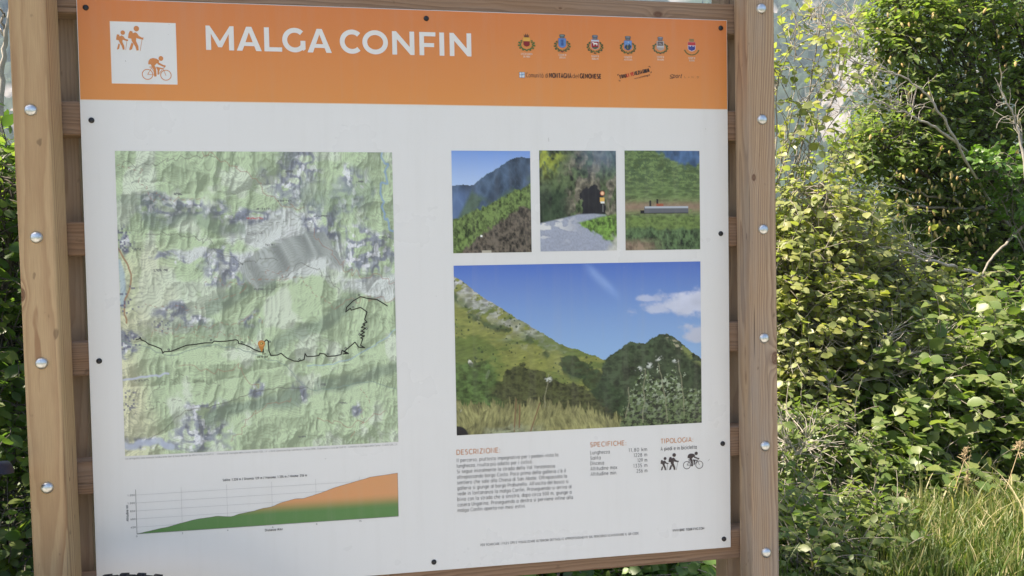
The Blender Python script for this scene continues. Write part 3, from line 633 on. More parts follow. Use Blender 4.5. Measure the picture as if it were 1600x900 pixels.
def timber(name, lo, hi, mat, parent, bev=.004, tilt=(0, 0), wave=0.0012, seed=0):
    """squared timber with eased, slightly uneven arrises; origin at its middle"""
    lo, hi = Vector(lo), Vector(hi); c = (lo + hi) / 2; hs = (hi - lo) / 2
    bm = bmesh.new(); L = max(range(3), key=lambda i: hs[i]); o = [i for i in range(3) if i != L]
    n = 26; rng = random.Random(seed)
    prof = []
    a, b = hs[o[0]], hs[o[1]]
    for sx, sy in ((1, 1), (-1, 1), (-1, -1), (1, -1)):
        for k in range(4):
            an = k / 3 * PI / 2 + {(1, 1): 0, (-1, 1): PI / 2, (-1, -1): PI, (1, -1): 1.5 * PI}[(sx, sy)]
            prof.append((sx * (a - bev) + bev * math.cos(an), sy * (b - bev) + bev * math.sin(an)))
    rings = []
    ph = [rng.uniform(0, 6) for _ in range(4)]
    for i in range(n):
        t = i / (n - 1); w = wave * math.sin(t * 5 + ph[0]) * .5; w2 = wave * math.sin(t * 7 + ph[1]) * .5
        r = []
        for (x, y) in prof:
            co = [0, 0, 0]; co[L] = (t * 2 - 1) * hs[L]; jit = rng.uniform(-1, 1) * .00022
            co[o[0]] = x + w + jit; co[o[1]] = y + w2 * .4 + jit
            if L == 2: co[0] += tilt[0] * co[2]; co[1] += tilt[1] * co[2]
            r.append(bm.verts.new(co))
        rings.append(r)
    m = len(prof)
    for i in range(n - 1):
        for j in range(m): bm.faces.new((rings[i][j], rings[i][(j + 1) % m], rings[i + 1][(j + 1) % m], rings[i + 1][j]))
    bm.faces.new(rings[0][::-1]); bm.faces.new(rings[-1])
    bmesh.ops.recalc_face_normals(bm, faces=bm.faces[:])
    return link(name, from_bm(name, bm), mat, parent, c)

POST_TOP = 2.20
timber('front_post', (-.0915, -.0665, -.3), (-.0278, -.0006, POST_TOP), M['post_left'], board, bev=.0045, tilt=(-.0055, 0), seed=1)['label'] = 'left front post, golden straight grained timber'
timber('front_post', (1.3690, -.0665, -.3), (1.4322, -.0006, POST_TOP), M['post_right'], board, bev=.0045, tilt=(-.004, 0), seed=2)['label'] = 'right front post, greyer timber with knots'
timber('rear_post', (-.0850, .0510, -.3), (-.0195, .1160, POST_TOP), M['rear'], board, seed=3)
timber('rear_post', (1.3632, .0510, -.3), (1.4282, .1160, POST_TOP), M['rear'], board, seed=4)
for i in range(6):                       # planks clamped between the posts
    zc = PTOP - (-.0045 + .2378 * i)
    dz = (0, .0005, .001, 0, -.001, 0)[i]
    timber('plank', (-.093, .0040, zc - .0335 + dz), (1.434, .0492, zc + .0335 + dz), M['plank'], board, bev=.0035, seed=10 + i)
# carriage bolts through posts and planks
def dome(r, h, flange, n=20):
    bm = bmesh.new()
    prof = [(r + flange, 0), (r + flange, -.0012), (r, -.0016)] + [(r * math.cos(a), -.0016 - h * math.sin(a)) for a in [PI / 2 * k / 7 for k in range(1, 7)]]
    rings = [[bm.verts.new((p * math.cos(2 * PI * i / n), y, p * math.sin(2 * PI * i / n))) for i in range(n)] for p, y in prof]
    for a, b in zip(rings[:-1], rings[1:]):
        for i in range(n): bm.faces.new((a[i], a[(i + 1) % n], b[(i + 1) % n], b[i]))
    t = bm.verts.new((0, -.0016 - h, 0))
    for i in range(n): bm.faces.new((rings[-1][i], rings[-1][(i + 1) % n], t))
    bmesh.ops.recalc_face_normals(bm, faces=bm.faces[:])
    return from_bm('bolt', bm, True)
bolt_me = dome(.0108, .0058, .0006); bolt_me.materials.append(M['steel'])
for k in range(6):
    z = PTOP - (-.0065 + .2378 * k)
    for x0, slope in ((-.0597, -.0055), (1.4012, -.004)):
        b = link('bolt', bolt_me, M['steel'], board, (x0 + slope * (z - .95), -.0662, z)); b.rotation_euler = (R_(((k * 7) % 5 - 2) * 1.2), R_(k * 53), R_(((k * 3) % 5 - 2) * 1.6))

# the printed sheet
bm = bmesh.new(); box_bm(bm, (0, 0.0, PTOP - PH), (PW, .0031, PTOP), .0004, 1)
sheet = link('sheet', from_bm('sheet', bm), [M['alu'], M['alu_edge']], board)
for p in sheet.data.polygons:
    if abs(p.normal.y) < .5: p.material_index = 1
sheet['label'] = 'white composite sheet with orange header band'
INK_WHITE = (.79, .785, .775)
# header band; orange deeper at the top, lighter towards the bottom
band = np.zeros((24, 3, 3)); tt = np.linspace(0, 1, 24)[:, None, None] ** 1.0
band[:] = np.array([.68, .215, .060]) * (1 - tt) + np.array([.76, .295, .080]) * tt
raster_obj('header_band', sheet, .0012, .0012, PW - .0012, .1970, band, 'orange header band', lift=.0003)
k = Ink(.0006); k.rect(.0012, .1970, PW - .0012, .1982, (.86, .66, .50)); k.rect(.0600, .0432, .1835, .1652, (.86, .62, .45)); k.rect(.0606, .0438, .1829, .1646, INK_WHITE)
k.obj('pictogram_plate', sheet, 'white square in the header')

HIK = dict(disc=[(443, 163, 31), (288, 212, 25)], poly=[
    [(368, 190), (398, 195), (405, 240), (385, 278), (345, 270), (352, 225)],
    [(400, 215), (430, 205), (450, 215), (470, 245), (505, 262), (520, 258), (518, 285), (495, 282), (450, 272), (440, 265), (434, 300), (460, 360), (462, 405), (437, 408), (425, 365), (385, 300), (380, 262)],
    [(385, 318), (405, 335), (386, 395), (362, 406), (354, 396), (375, 340)],
    [(222, 232), (248, 236), (252, 262), (238, 300), (210, 292), (215, 255)],
    [(250, 255), (275, 243), (295, 255), (310, 278), (335, 288), (346, 285), (344, 305), (320, 303), (290, 292), (283, 290), (280, 315), (300, 360), (302, 400), (282, 403), (272, 365), (245, 315), (238, 290)],
    [(238, 335), (252, 345), (240, 395), (222, 403), (217, 395), (230, 350)]],
    rib=[((505, 275), (478, 410), 5), ((332, 300), (314, 405), 5)], box=(210, 132, 520, 410))
CYC = dict(disc=[(715, 493, 27)], poly=[
    [(568, 555), (572, 525), (590, 500), (625, 490), (665, 497), (695, 515), (690, 540), (740, 565), (768, 570), (755, 590), (735, 582), (680, 560), (668, 545), (640, 575), (655, 600), (660, 690), (640, 697), (630, 690), (628, 620), (605, 580), (598, 560), (572, 562)],
    [(655, 585), (735, 600), (728, 612), (700, 608), (690, 640), (682, 672), (670, 672), (672, 625)]],
    ring=[(557, 672, 60, 9), (766, 677, 60, 9)],
    rib=[((557, 672), (605, 600), 6), ((557, 672), (640, 676), 6), ((557, 672), (575, 650), 6), ((580, 590), (612, 592), 9), ((735, 605), (765, 578), 6), ((735, 605), (768, 682), 6), ((680, 672), (730, 610), 6), ((605, 600), (630, 640), 6)], box=(493, 465, 830, 738))
def figure(ink, D, x0, y0, x1, y1, col):
    bx = D['box']; sx = (x1 - x0) / (bx[2] - bx[0]); sy = (y1 - y0) / (bx[3] - bx[1])
    f = lambda p: (x0 + (p[0] - bx[0]) * sx, y0 + (p[1] - bx[1]) * sy)
    for (x, y, r) in D['disc']: c = f((x, y)); ink.disc(c[0], c[1], r * sx, r * sy, col)
    for p in D['poly']: ink.poly([f(q) for q in p], col)
    for (x, y, r, w) in D.get('ring', []): c = f((x, y)); ink.ring(c[0], c[1], (r) * sx, w * sx, col, 24)
    for a, b, w in D['rib']: ink.ribbon([f(a), f(b)], w * sx, col)
OR = (.66, .25, .078)
def sqm(x, y): return (.0606 + (x - 148 - (y - 90) * .045) / 714 * .1223, .0438 + (y - 90 - (x - 148) * .028) / 667 * .1208)
k = Ink(.0009)
a = sqm(210, 132); b = sqm(520, 410); figure(k, HIK, a[0], a[1], b[0], b[1], OR); k.obj('hiker_pictogram', sheet)
k = Ink(.0009)
a = sqm(493, 465); b = sqm(830, 738); figure(k, CYC, a[0], a[1] - .001, b[0], b[1], OR); k.obj('cyclist_pictogram', sheet)

# title letters
k = Ink(.0007); W_ = (.78, .765, .745)
y1, y0 = .0463, .0946; H_ = y0 - y1; sw = .0098
def tM(a, b):
    m = (a + b) / 2
    k.poly([(a, y0), (a, y1), (a + sw * .78, y1), (m, y0 - .37 * H_), (b - sw * .78, y1), (b, y1), (b, y0), (b - sw, y0), (b - sw, y1 + .33 * H_), (m + sw * .38, y0 - .12 * H_), (m - sw * .38, y0 - .12 * H_), (a + sw, y1 + .33 * H_), (a + sw, y0)], W_)
def tA(a, b):
    m = (a + b) / 2; h = sw * .52
    k.poly([(a, y0), (m - h, y1), (m + h, y1), (b, y0), (b - sw * 1.12, y0), (m, y1 + sw * 1.15), (a + sw * 1.12, y0)], W_)
    k.rect(a + (m - a) * .36 + sw * .35, y0 - .36 * H_, b - (b - m) * .36 - sw * .35, y0 - .20 * H_, W_)
def tL(a, b): k.poly([(a, y1), (a + sw, y1), (a + sw, y0 - sw * .88), (b, y0 - sw * .88), (b, y0), (a, y0)], W_)
def tF(a, b): k.poly([(a, y1), (b, y1), (b, y1 + sw * .88), (a + sw, y1 + sw * .88), (a + sw, y0 - .53 * H_), (b - .003, y0 - .53 * H_), (b - .003, y0 - .36 * H_), (a + sw, y0 - .36 * H_), (a + sw, y0), (a, y0)], W_)
def tN(a, b): k.poly([(a, y0), (a, y1), (a + sw * .85, y1), (b - sw, y0 - .34 * H_), (b - sw, y1), (b, y1), (b, y0), (b - sw * .85, y0), (a + sw, y1 + .34 * H_), (a + sw, y0)], W_)
def tC(a, b, g_=False):
    r = H_ / 2 + .0006 - sw / 2; cx, cy = a + r + sw / 2, (y0 + y1) / 2
    an = np.radians(np.linspace(46, 318 if g_ else 314, 34)); p = [(cx + r * math.cos(t), cy - r * math.sin(t)) for t in an]
    if g_: k.poly([(b - sw, cy + .001), (b, cy + .001), (b, y0 - sw * .62), (b - sw * .45, y0 - sw * .30), (b - sw, y0 - sw * .9)], W_)
    k.ribbon(p, sw, W_)
def tO(a, b):
    cx, cy = (a + b) / 2, (y0 + y1) / 2; rx = (b - a - sw) / 2; ry = H_ / 2 + .0006 - sw / 2
    k.ribbon([(cx + rx * math.cos(t), cy + ry * math.sin(t)) for t in np.linspace(0, 2 * PI, 40)], sw, W_)
tM(.2398, .2938); tA(.2988, .3476); tL(.3527, .3876); tC(.3882, .4340, True); tA(.4378, .4865)
tC(.5029, .5460); tO(.5487, .6010); tN(.6097, .6556); tF(.6660, .6998); k.rect(.7080, y1, .7180, y0, W_); tN(.7294, .7752)
k.obj('title_lettering', sheet, 'large white title reading MALGA CONFIN')

# the six coats of arms with their captions
BLK = (.035, .02, .016)
def crest(cx, top, bot, style):
    k = Ink(.0007); h = bot - top; s = h / .039
    gold, grn, dg = (.45, .20, .03), (.045, .10, .022), (.02, .05, .02)
    # laurel and oak wreath
    wy = top + .0247 * s; wr = .0120 * s
    if style != 5:
        for sgn in (-1, 1):
            for i in range(15):
                a = R_(-90 + i * 9.0 + (i % 3) * 3); wj = wr * (1.06, .84, .95)[i % 3] * (1 + .05 * math.sin(i * 2.3 + style)); lx, ly = cx + sgn * wj * math.cos(a) * .95, wy - wj * math.sin(a) * 1.0
                d = (.0026 * s); t = a + PI / 2; c = grn if i % 2 else (dg if style != 0 else (.03, .12, .03))
                for off in (-.5, .5):
                    k.poly([(lx - sgn * math.cos(t) * d * .7, ly + math.sin(t) * d * .7), (lx + sgn * math.cos(a + off) * d * .8, ly - math.sin(a + off) * d * .8),
                            (lx + sgn * math.cos(t + off * .8) * d, ly - math.sin(t + off * .8) * d)], c if off < 0 else tuple(x * 1.5 for x in c))
            k.disc(cx + sgn * wr * .82, wy + wr * .32, .0006 * s, .0006 * s, (.5, .2, .03), 6)
    else:
        for sgn in (-1, 1):
            for i in range(8):
                a = R_(-85 + i * 9.5); lx, ly = cx + sgn * wr * math.cos(a), top + .024 * s - wr * 1.2 * math.sin(a)
                k.disc(lx, ly, .0014 * s, .0013 * s, (.10, .13, .035) if i % 2 else (.17, .14, .03), 6)
    # shield
    sx = .0052 * s if style == 0 else .0056 * s; st = top + (.0095 if style in (0, 1) else .0105) * s; sb = st + .0198 * s
    edge = {0: (.62, .36, .06), 1: (.10, .16, .34), 2: (.5, .5, .52), 3: (.12, .18, .36), 4: (.42, .4, .42), 5: (.62, .5, .45)}[style]
    def shield(x, t, b, c): k.poly([(cx - x, t), (cx + x, t), (cx + x, b - x * .75), (cx + x * .6, b - x * .25), (cx, b), (cx - x * .6, b - x * .25), (cx - x, b - x * .75)], c)
    shield(sx + .0006 * s, st - .0005 * s, sb + .0007 * s, edge)
    if style == 0:
        shield(sx, st, sb, (.25, .015, .015)); k.rect(cx - sx, st, cx + sx, st + .0078 * s, (.72, .38, .07))
    elif style == 1:
        shield(sx, st, sb, (.11, .22, .48)); k.rect(cx - sx * .5, st + .002 * s, cx + sx * .5, sb - .004 * s, (.06, .14, .36)); k.disc(cx, st + .008 * s, sx * .3, sx * .45, (.16, .3, .5), 8); k.rect(cx - sx * .2, st + .003 * s, cx + sx * .2, sb - .005 * s, (.04, .08, .24))
        k.poly([(cx - .004 * s, bot), (cx, bot - .003 * s), (cx + .004 * s, bot), (cx + .0025 * s, bot + .0004), (cx, bot - .0015 * s), (cx - .0025 * s, bot + .0004)], (.25, .02, .02))
    elif style == 2:
        shield(sx, st, sb, (.33, .015, .02)); k.rect(cx - sx, st, cx + sx, st + .0035 * s, (.66, .68, .74)); k.rect(cx - sx, st - .0001, cx + sx, st + .001 * s, (.12, .2, .45))
        k.poly([(cx - sx * .8, sb - .004 * s), (cx + sx * .9, sb - .005 * s), (cx + sx * .6, sb - .0018 * s), (cx, sb - .0008 * s), (cx - sx * .5, sb - .0014 * s)], (.05, .12, .05))
        y = st + .0068 * s
        k.poly([(cx - sx * .75, y - .0016 * s), (cx - sx * .5, y - .0022 * s), (cx - sx * .25, y - .0006 * s), (cx + sx * .55, y - .0004 * s), (cx + sx * .7, y + .0012 * s), (cx + sx * .62, y + .0052 * s), (cx + sx * .42, y + .0052 * s), (cx + sx * .35, y + .0026 * s), (cx - sx * .2, y + .0026 * s), (cx - sx * .25, y + .0052 * s), (cx - sx * .45, y + .0052 * s), (cx - sx * .42, y + .001 * s), (cx - sx * .8, y)], (.76, .74, .70))
    elif style == 3:
        shield(sx, st, sb, (.14, .27, .55)); k.poly([(cx - sx, sb - .006 * s), (cx - sx * .5, st + .007 * s), (cx - sx * .1, sb - .008 * s), (cx + sx * .35, st + .006 * s), (cx + sx, sb - .008 * s), (cx + sx * .5, sb - .0012 * s), (cx, sb), (cx - sx * .5, sb - .0012 * s)], (.03, .05, .07))
        k.poly([(cx - sx * .35, sb - .003 * s), (cx - sx * .1, st + .006 * s), (cx + sx * .1, sb - .002 * s)], (.2, .16, .06)); k.disc(cx + sx * .1, st + .0028 * s, sx * .2, sx * .2, (.5, .6, .7), 6)
    elif style == 4:
        shield(sx, st, sb, (.40, .33, .28)); k.rect(cx - sx * .78, st + .001 * s, cx + sx * .78, st + .0095 * s, (.10, .075, .085)); k.ring(cx - sx * .1, st + .006 * s, sx * .36, .0008 * s, (.36, .3, .28), 10); k.ribbon([(cx - sx * .4, st + .003 * s), (cx + sx * .5, st + .0085 * s)], .0008 * s, (.36, .3, .28)); k.rect(cx - sx, st + .0105 * s, cx + sx, st + .0135 * s, (.50, .5, .55))
        k.disc(cx, bot - .002 * s, .001 * s, .001 * s, (.05, .01, .01), 6)
    else:
        shield(sx + .0008 * s, st, sb + .0005 * s, (.62, .55, .6)); k.rect(cx - sx - .0006 * s, st, cx + sx + .0006 * s, st + .0070 * s, (.50, .035, .045))
        k.poly([(cx - sx, st + .0118 * s), (cx - sx, st + .0085 * s), (cx - sx * .6, st + .0085 * s), (cx - sx * .6, st + .0098 * s), (cx - sx * .25, st + .0098 * s), (cx - sx * .25, st + .0078 * s), (cx + sx * .25, st + .0078 * s), (cx + sx * .25, st + .0098 * s), (cx + sx * .6, st + .0098 * s), (cx + sx * .6, st + .0085 * s), (cx + sx, st + .0085 * s), (cx + sx, sb - .004 * s), (cx, sb - .0005 * s), (cx - sx, sb - .004 * s)], (.045, .055, .26))
    # crown
    cb = st - .0012 * s; ct = top; cw = .0048 * s
    if style == 0:
        k.poly([(cx - cw * .72, cb), (cx - cw, ct + .002 * s), (cx - cw * .55, cb - .003 * s), (cx - cw * .35, ct), (cx, cb - .0032 * s), (cx + .0001, ct - .0002), (cx + cw * .1, cb - .003 * s), (cx + cw * .42, ct), (cx + cw * .6, cb - .003 * s), (cx + cw, ct + .002 * s), (cx + cw * .72, cb)], (.16, .065, .03))
    elif style == 5:
        k.rect(cx - cw * .8, cb - .0052 * s, cx + cw * .8, cb - .0042 * s, (.22, .22, .09)); k.rect(cx - cw * .7, cb - .0018 * s, cx + cw * .7, cb, (.24, .24, .10))
        for i in range(5): k.rect(cx - cw * .75 + i * cw * .33, cb - .0058 * s, cx - cw * .6 + i * cw * .33, cb - .001 * s, (.16, .2, .09))
    else:
        c = {1: (.085, .11, .10), 2: (.10, .11, .13), 3: (.10, .11, .12), 4: (.13, .13, .15)}[style]
        k.poly([(cx - cw * .72, cb), (cx - cw, ct + .002 * s), (cx - cw * .6, ct + .0004), (cx + cw * .6, ct + .0004), (cx + cw, ct + .002 * s), (cx + cw * .72, cb)], c)
        k.disc(cx, ct + .0024 * s, cw * .72, .0011 * s, tuple(x * 2.6 for x in c), 10); k.rect(cx - cw * .55, cb - .0026 * s, cx + cw * .5, cb - .0016 * s, (.26, .25, .25))
        k.rect(cx - cw * .62, cb - .0007, cx + cw * .62, cb, (.22, .04, .03) if style == 4 else (.05, .06, .08))
    return k
CR = [(.8943, .0428, .0802, 'città di gemona/del friuli', .0254), (.9724, .0421, .0802, 'comune di/artegna', .0168), (1.0453, .0415, .0812, 'comune di/bordano', .0166),
      (1.1195, .0415, .0811, 'comune di/montenars', .0176), (1.1935, .0411, .0792, 'comune di/trasaghis', .0160), (1.2661, .0406, .0796, 'comune di/venzone', .0158)]
G['À'] = (G['A'][0], G['A'][1] + (line((.3, 1.32), (.48, 1.1)),))
for i, (cx, tp, bt, cap, wd) in enumerate(CR):
    k = crest(cx, tp, bt, i); k.V = [(cx + (x - cx) * 1.40, d, z) for (x, d, z) in k.V]; k.obj('coat_of_arms', sheet)
    k = Ink(.0007); l1, l2 = cap.upper().split('/'); y = bt + .0080
    ad = lambda t: sum(G[c][0] + .295 for c in t)
    for txt, yy, ww in ((l1, y, wd), (l2, y + .0056, wd * ad(l2) / ad(l1) * (1 if i else .98))):
        k.text(txt, cx - ww / 2, yy, .0038, (.83, .64, .50), width=ww, weight=.15)
    k.obj('crest_caption', sheet)
k = Ink(.0007)
k.rect(.8773, .1249, .8893, .1370, (.05, .10, .20)); k.rect(.8779, .1255, .8887, .1364, (.62, .68, .74)); k.rect(.8779, .1302, .8845, .1312, (.09, .2, .38)); k.rect(.8822, .1255, .8832, .1364, (.1, .22, .4)); k.rect(.885, .1290, .8887, .1299, (.1, .2, .4)); k.poly([(.8832, .1290), (.8865, .1272), (.8876, .1300), (.8850, .1330)], (.25, .4, .55)); k.rect(.8782, .1330, .8812, .1358, (.75, .76, .77))
dk = (.075, .035, .022)
k.text('Comunità di', .8920, .1356, .0092, dk, width=.0485, weight=.085); k.text('MONTAGNA', .9430, .1354, .0094, (.045, .018, .012), width=.0490, weight=.20)
k.text('del', .9940, .1353, .0092, dk, width=.0145, weight=.085); k.text('GEMONESE', 1.0106, .1352, .0094, (.045, .018, .012), width=.0478, weight=.20)
k.obj('community_logo', sheet)
k = Ink(.0007); ro = math.atan2(.0165, .066)
def along(t, up=0): return (1.1012 + t * math.cos(ro) - up * math.sin(ro), .1346 - t * math.sin(ro) - up * math.cos(ro))
L_ = .0695
for (t0, w0, s, c) in ((0, .0150, 'FRIU', BLK), (.0158, .0172, 'LI VE', (.55, .03, .015)), (.0338, .0185, 'NEZIA', BLK), (.0540, .0150, 'GIULIA', BLK)):
    p = along(t0); k.text(s, p[0], p[1], .0074, c, width=w0, weight=.24, rot=ro)
for (t, up, d1, d2) in ((-.0035, -.0045, (.0035, 0), (0, .003)), (-.0035, .0100, (.0035, 0), (0, -.003)), (L_ + .0032, -.0030, (-.0035, 0), (0, .003)), (L_ + .0032, .0110, (-.0035, 0), (0, -.003))):
    a = along(t + d1[0], up); b = along(t, up); c = along(t, up + d2[1]); k.ribbon([a, b, c], .0010, (.06, .015, .01))
p = along(.0315, -.0086); k.text('www.turismo', p[0], p[1], .0036, (.09, .045, .03), width=.0245, weight=.13, rot=ro); p = along(.0562, -.0086); k.text('fvg.it', p[0], p[1], .0036, BLK, width=.0115, weight=.2, rot=ro)
k.obj('region_logo', sheet)
k = Ink(.0007)
q = smooth_path([(1.2225, .1228, 0), (1.2168, .1245, 0), (1.2158, .1268, 0), (1.2196, .1285, 0), (1.2180, .1312, 0), (1.2144, .1308, 0)], 5)[:, :2]; k.ribbon(q, .0011, BLK)
k.text('port', 1.2212, .1300, .0088, BLK, width=.0210, weight=.12, slant=.35); k.ribbon([(1.2420, .1232), (1.2398, .1302)], .0009, BLK)
for s, x in (('L', 1.2485), ('N', 1.2655), ('D', 1.2785)): k.text(s, x, .1298, .0042, (.16, .075, .04), width=.0042, weight=.10)
k.disc(1.2590, .1282, .0008, .0008, BLK, 8); k.obj('sport_land_logo', sheet)

# map, pictures
raster_obj('trail_map', sheet, .0615, .2975, .6045, .9070, paint_map(), 'trail map with contour lines and black route')
k = Ink(.0008); RT = (.012, .012, .010)
rtA = [(.0895, .6734), (.0954, .6718), (.098, .6693), (.0989, .6737), (.1075, .6778), (.1126, .6828), (.1247, .6876), (.1368, .6937), (.1394, .7023), (.1419, .6994), (.1543, .6991), (.1668, .6947), (.1847, .6878), (.2026, .6865), (.2205, .6841), (.2348, .6846), (.2385, .681), (.2493, .6824), (.2637, .6818), (.2818, .6797), (.2854, .6825), (.286, .6874), (.2961, .6897), (.3074, .695), (.3163, .701), (.3253, .7051), (.3344, .707), (.3338, .689), (.3406, .6816), (.3442, .6837), (.3455, .7047), (.3489, .7143), (.3618, .714), (.3693, .7105), (.3801, .7204), (.3947, .7275), (.404, .7286), (.4152, .7252), (.4174, .713), (.4209, .7189), (.434, .7193), (.4453, .7178), (.4472, .7132), (.4566, .7151), (.4621, .7203), (.4771, .7201), (.4904, .7175), (.4925, .7087), (.5037, .7141), (.4942, .7165), (.5056, .7161), (.4960, .7120), (.5194, .6925), (.5267, .7033), (.5389, .7048), (.5306, .6995), (.5355, .6861), (.531, .684), (.5395, .6800), (.5300, .6780), (.5400, .6720), (.5322, .6700), (.5420, .6640), (.5330, .6620), (.5411, .6571), (.5362, .655), (.545, .6514), (.5402, .6455), (.5455, .6301), (.5369, .6233), (.5324, .6201), (.5133, .6254), (.5115, .6215), (.5019, .6289), (.504, .6193), (.5176, .6062), (.5329, .5976), (.5481, .6019), (.5671, .6047), (.5879, .6184)]
for a, b in zip(rtA[:-1], rtA[1:]): k.ribbon([a, b], .0021, RT)
for p in rtA: k.disc(p[0], p[1], .00105, .00105, RT, 8)
for (x, y) in ((.1510, .6955), (.2328, .6790), (.2925, .6850), (.3475, .6860), (.4060, .7245), (.4640, .7155), (.5000, .7045), (.5290, .6765), (.5440, .6650), (.5170, .6190), (.5300, .5945)):
    k.disc(x, y, .0019, .0019, (.35, .40, .33), 10); k.ring(x, y, .0019, .0008, RT, 12)
k.obj('route_line', sheet, 'black hiking route drawn across the map')
k = Ink(.0012); cx, cy, r = .3311, .6895, .0072
k.poly([(cx + r * math.cos(R_(a)), cy - r * math.sin(R_(a))) for a in range(-35, 216, 18)] + [(cx - .0012, cy + .0155), (cx, cy + .0170), (cx + .0012, cy + .0155)], (.55, .23, .05))
k.disc(cx, cy, .0058, .0060, (.66, .31, .09)); k.ring(cx, cy - .0006, .0022, .0009, (.26, .20, .05), 14); k.disc(cx, cy - .0006, .0014, .0014, (.55, .48, .16), 10)
k.text('VOI', cx + .0008, cy + .0225, .0034, BLK, width=.0070, weight=.2, align='l'); k.text('SIETE QUI', cx - .0092, cy + .0285, .0036, BLK, width=.0215, weight=.2)
k.obj('location_pin', sheet, 'orange location pin on the map')
k = Ink(.0007); GR = (.20, .19, .20)
k.text('La cartografia sono ottenute rielaborando dati di base derivati da IRDAT FVG, e OSMFVG. - Comunità di Montagna della Carnia: licenza IODL 2.0  e da © OpenStreetMap contributors, licenza ODBL. Elaborazioni a cura del SIMFVG - Comunità di Montagna della Carnia - licenza IODL_2.0',
       .0622, .9138, .0034, (.26, .25, .26), width=.5400, weight=.10); k.obj('map_caption', sheet)
for nm, lb, fn, x0, y0_, x1, y1_ in (('landscape_photo', 'printed photo of a mountain ridge under pale sky', paint_ridge, .7287, .2930, .8982, .5100), ('landscape_photo', 'printed photo of a gravel road entering a rock tunnel', paint_gallery, .9180, .2915, 1.0893, .5090),
                                    ('landscape_photo', 'printed photo of a water trough in a green meadow', paint_trough, 1.1090, .2905, 1.2822, .5093), ('landscape_photo', 'large printed photo of grassy slopes under deep blue sky', paint_big, .7288, .5365, 1.2823, .9000)):
    raster_obj(nm, sheet, x0, y0_, x1, y1_, fn() * 1.28, lb)

# text blocks
TX = (.055, .05, .06)
k = Ink(.0006); k.text('DESCRIZIONE:', .7275, .9418, .0106, (.60, .24, .085), width=.0955, weight=.135); k.obj('description_heading', sheet)
k = Ink(.0006)
LN = ['Il percorso, piuttosto impegnativo per i pedoni vista la', 'lunghezza, risulta più adatto per i ciclisti.', 'Si segue inizialmente la strada della Val Venzonassa', "oltrepassando borgo Costa. Poco prima della galleria c'è il",
      'sentiero che sale alla Chiesa di San Abate. Oltrepassata la', "galleria si giunge al borgo Prabunello. All'uscita del bosco si", 'vede in lontananza la malga Confin. Proseguendo si arriva al', 'bivio con la strada che a sinistra, dopo circa 500 m, giunge a',
      'casera Ungarina. Proseguendo a destra si perviene infine alla', 'malga Confin aperta nei mesi estivi.']
RE = [.9502, .8943, .9426, .9669, .9691, .9723, .9793, .9787, .9819, .8765]
for i, (s, e) in enumerate(zip(LN, RE)): k.text(s, .7276, .9576 + i * .01201,   .0076, TX, width=e - .7276, weight=.088)
k.obj('description_text', sheet)
k = Ink(.0006); k.text('SPECIFICHE:', 1.0226, .9412, .0103, (.60, .24, .085), width=.0835, weight=.135); k.obj('specifications_heading', sheet)
k = Ink(.0006)
kv = Ink(.0006); kv_n = 0
for i, (s, v, w) in enumerate((('Lunghezza', '11,80 km', .0445), ('Salita', '1228 m', .0235), ('Discesa', '129 m', .0310), ('Altitudine max', '1335 m', .0610), ('Altitudine min.', '236 m', .0610))):
    y = .9576 + i * .0119; k.text(s, 1.0226, y, .0078, TX, width=w, weight=.09); kv.text(v, 1.1532, y - .0006, .0078, TX, width=(.0430, .0315, .0225, .0325, .0250)[i], weight=.10); kv.V[kv_n:] = [(x_ + 1.1532 - max(q[0] for q in kv.V[kv_n:]) , d_, z_) for (x_, d_, z_) in kv.V[kv_n:]]; kv_n = len(kv.V)
k.obj('specification_names', sheet); kv.obj('specification_values', sheet)
k = Ink(.0006); k.text('TIPOLOGIA:', 1.1850, .9420, .0103, (.60, .24, .085), width=.0775, weight=.135); k.obj('type_heading', sheet)
k = Ink(.0006); k.text('A piedi e in bicicletta', 1.1850, .9582, .0080, TX, width=.0850, weight=.11); k.obj('type_text', sheet)
k = Ink(.0006); figure(k, HIK, 1.1843, .9655, 1.2270, 1.0040, (.055, .04, .045)); k.obj('hiker_pictogram', sheet)
k = Ink(.0006); figure(k, CYC, 1.2373, .9650, 1.2848, 1.0040, (.055, .04, .045)); k.obj('cyclist_pictogram', sheet)
k = Ink(.0006); k.text('PER SCARICARE I FILES GPX E VISUALIZZARE ULTERIORI DETTAGLI E APPROFONDIMENTI SUL PERCORSO SCANSIONARE IL QR CODE', .7757, .1436 + 1.0, .0050, (.13, .12, .13), width=.3560, weight=.12); k.obj('footer_text', sheet)
k = Ink(.0006); k.text('WWW.BIKE-TOUR-FVG.COM', 1.2112, 1.1436, .0052, (.06, .055, .06), width=.0750, weight=.17); k.obj('web_address', sheet)

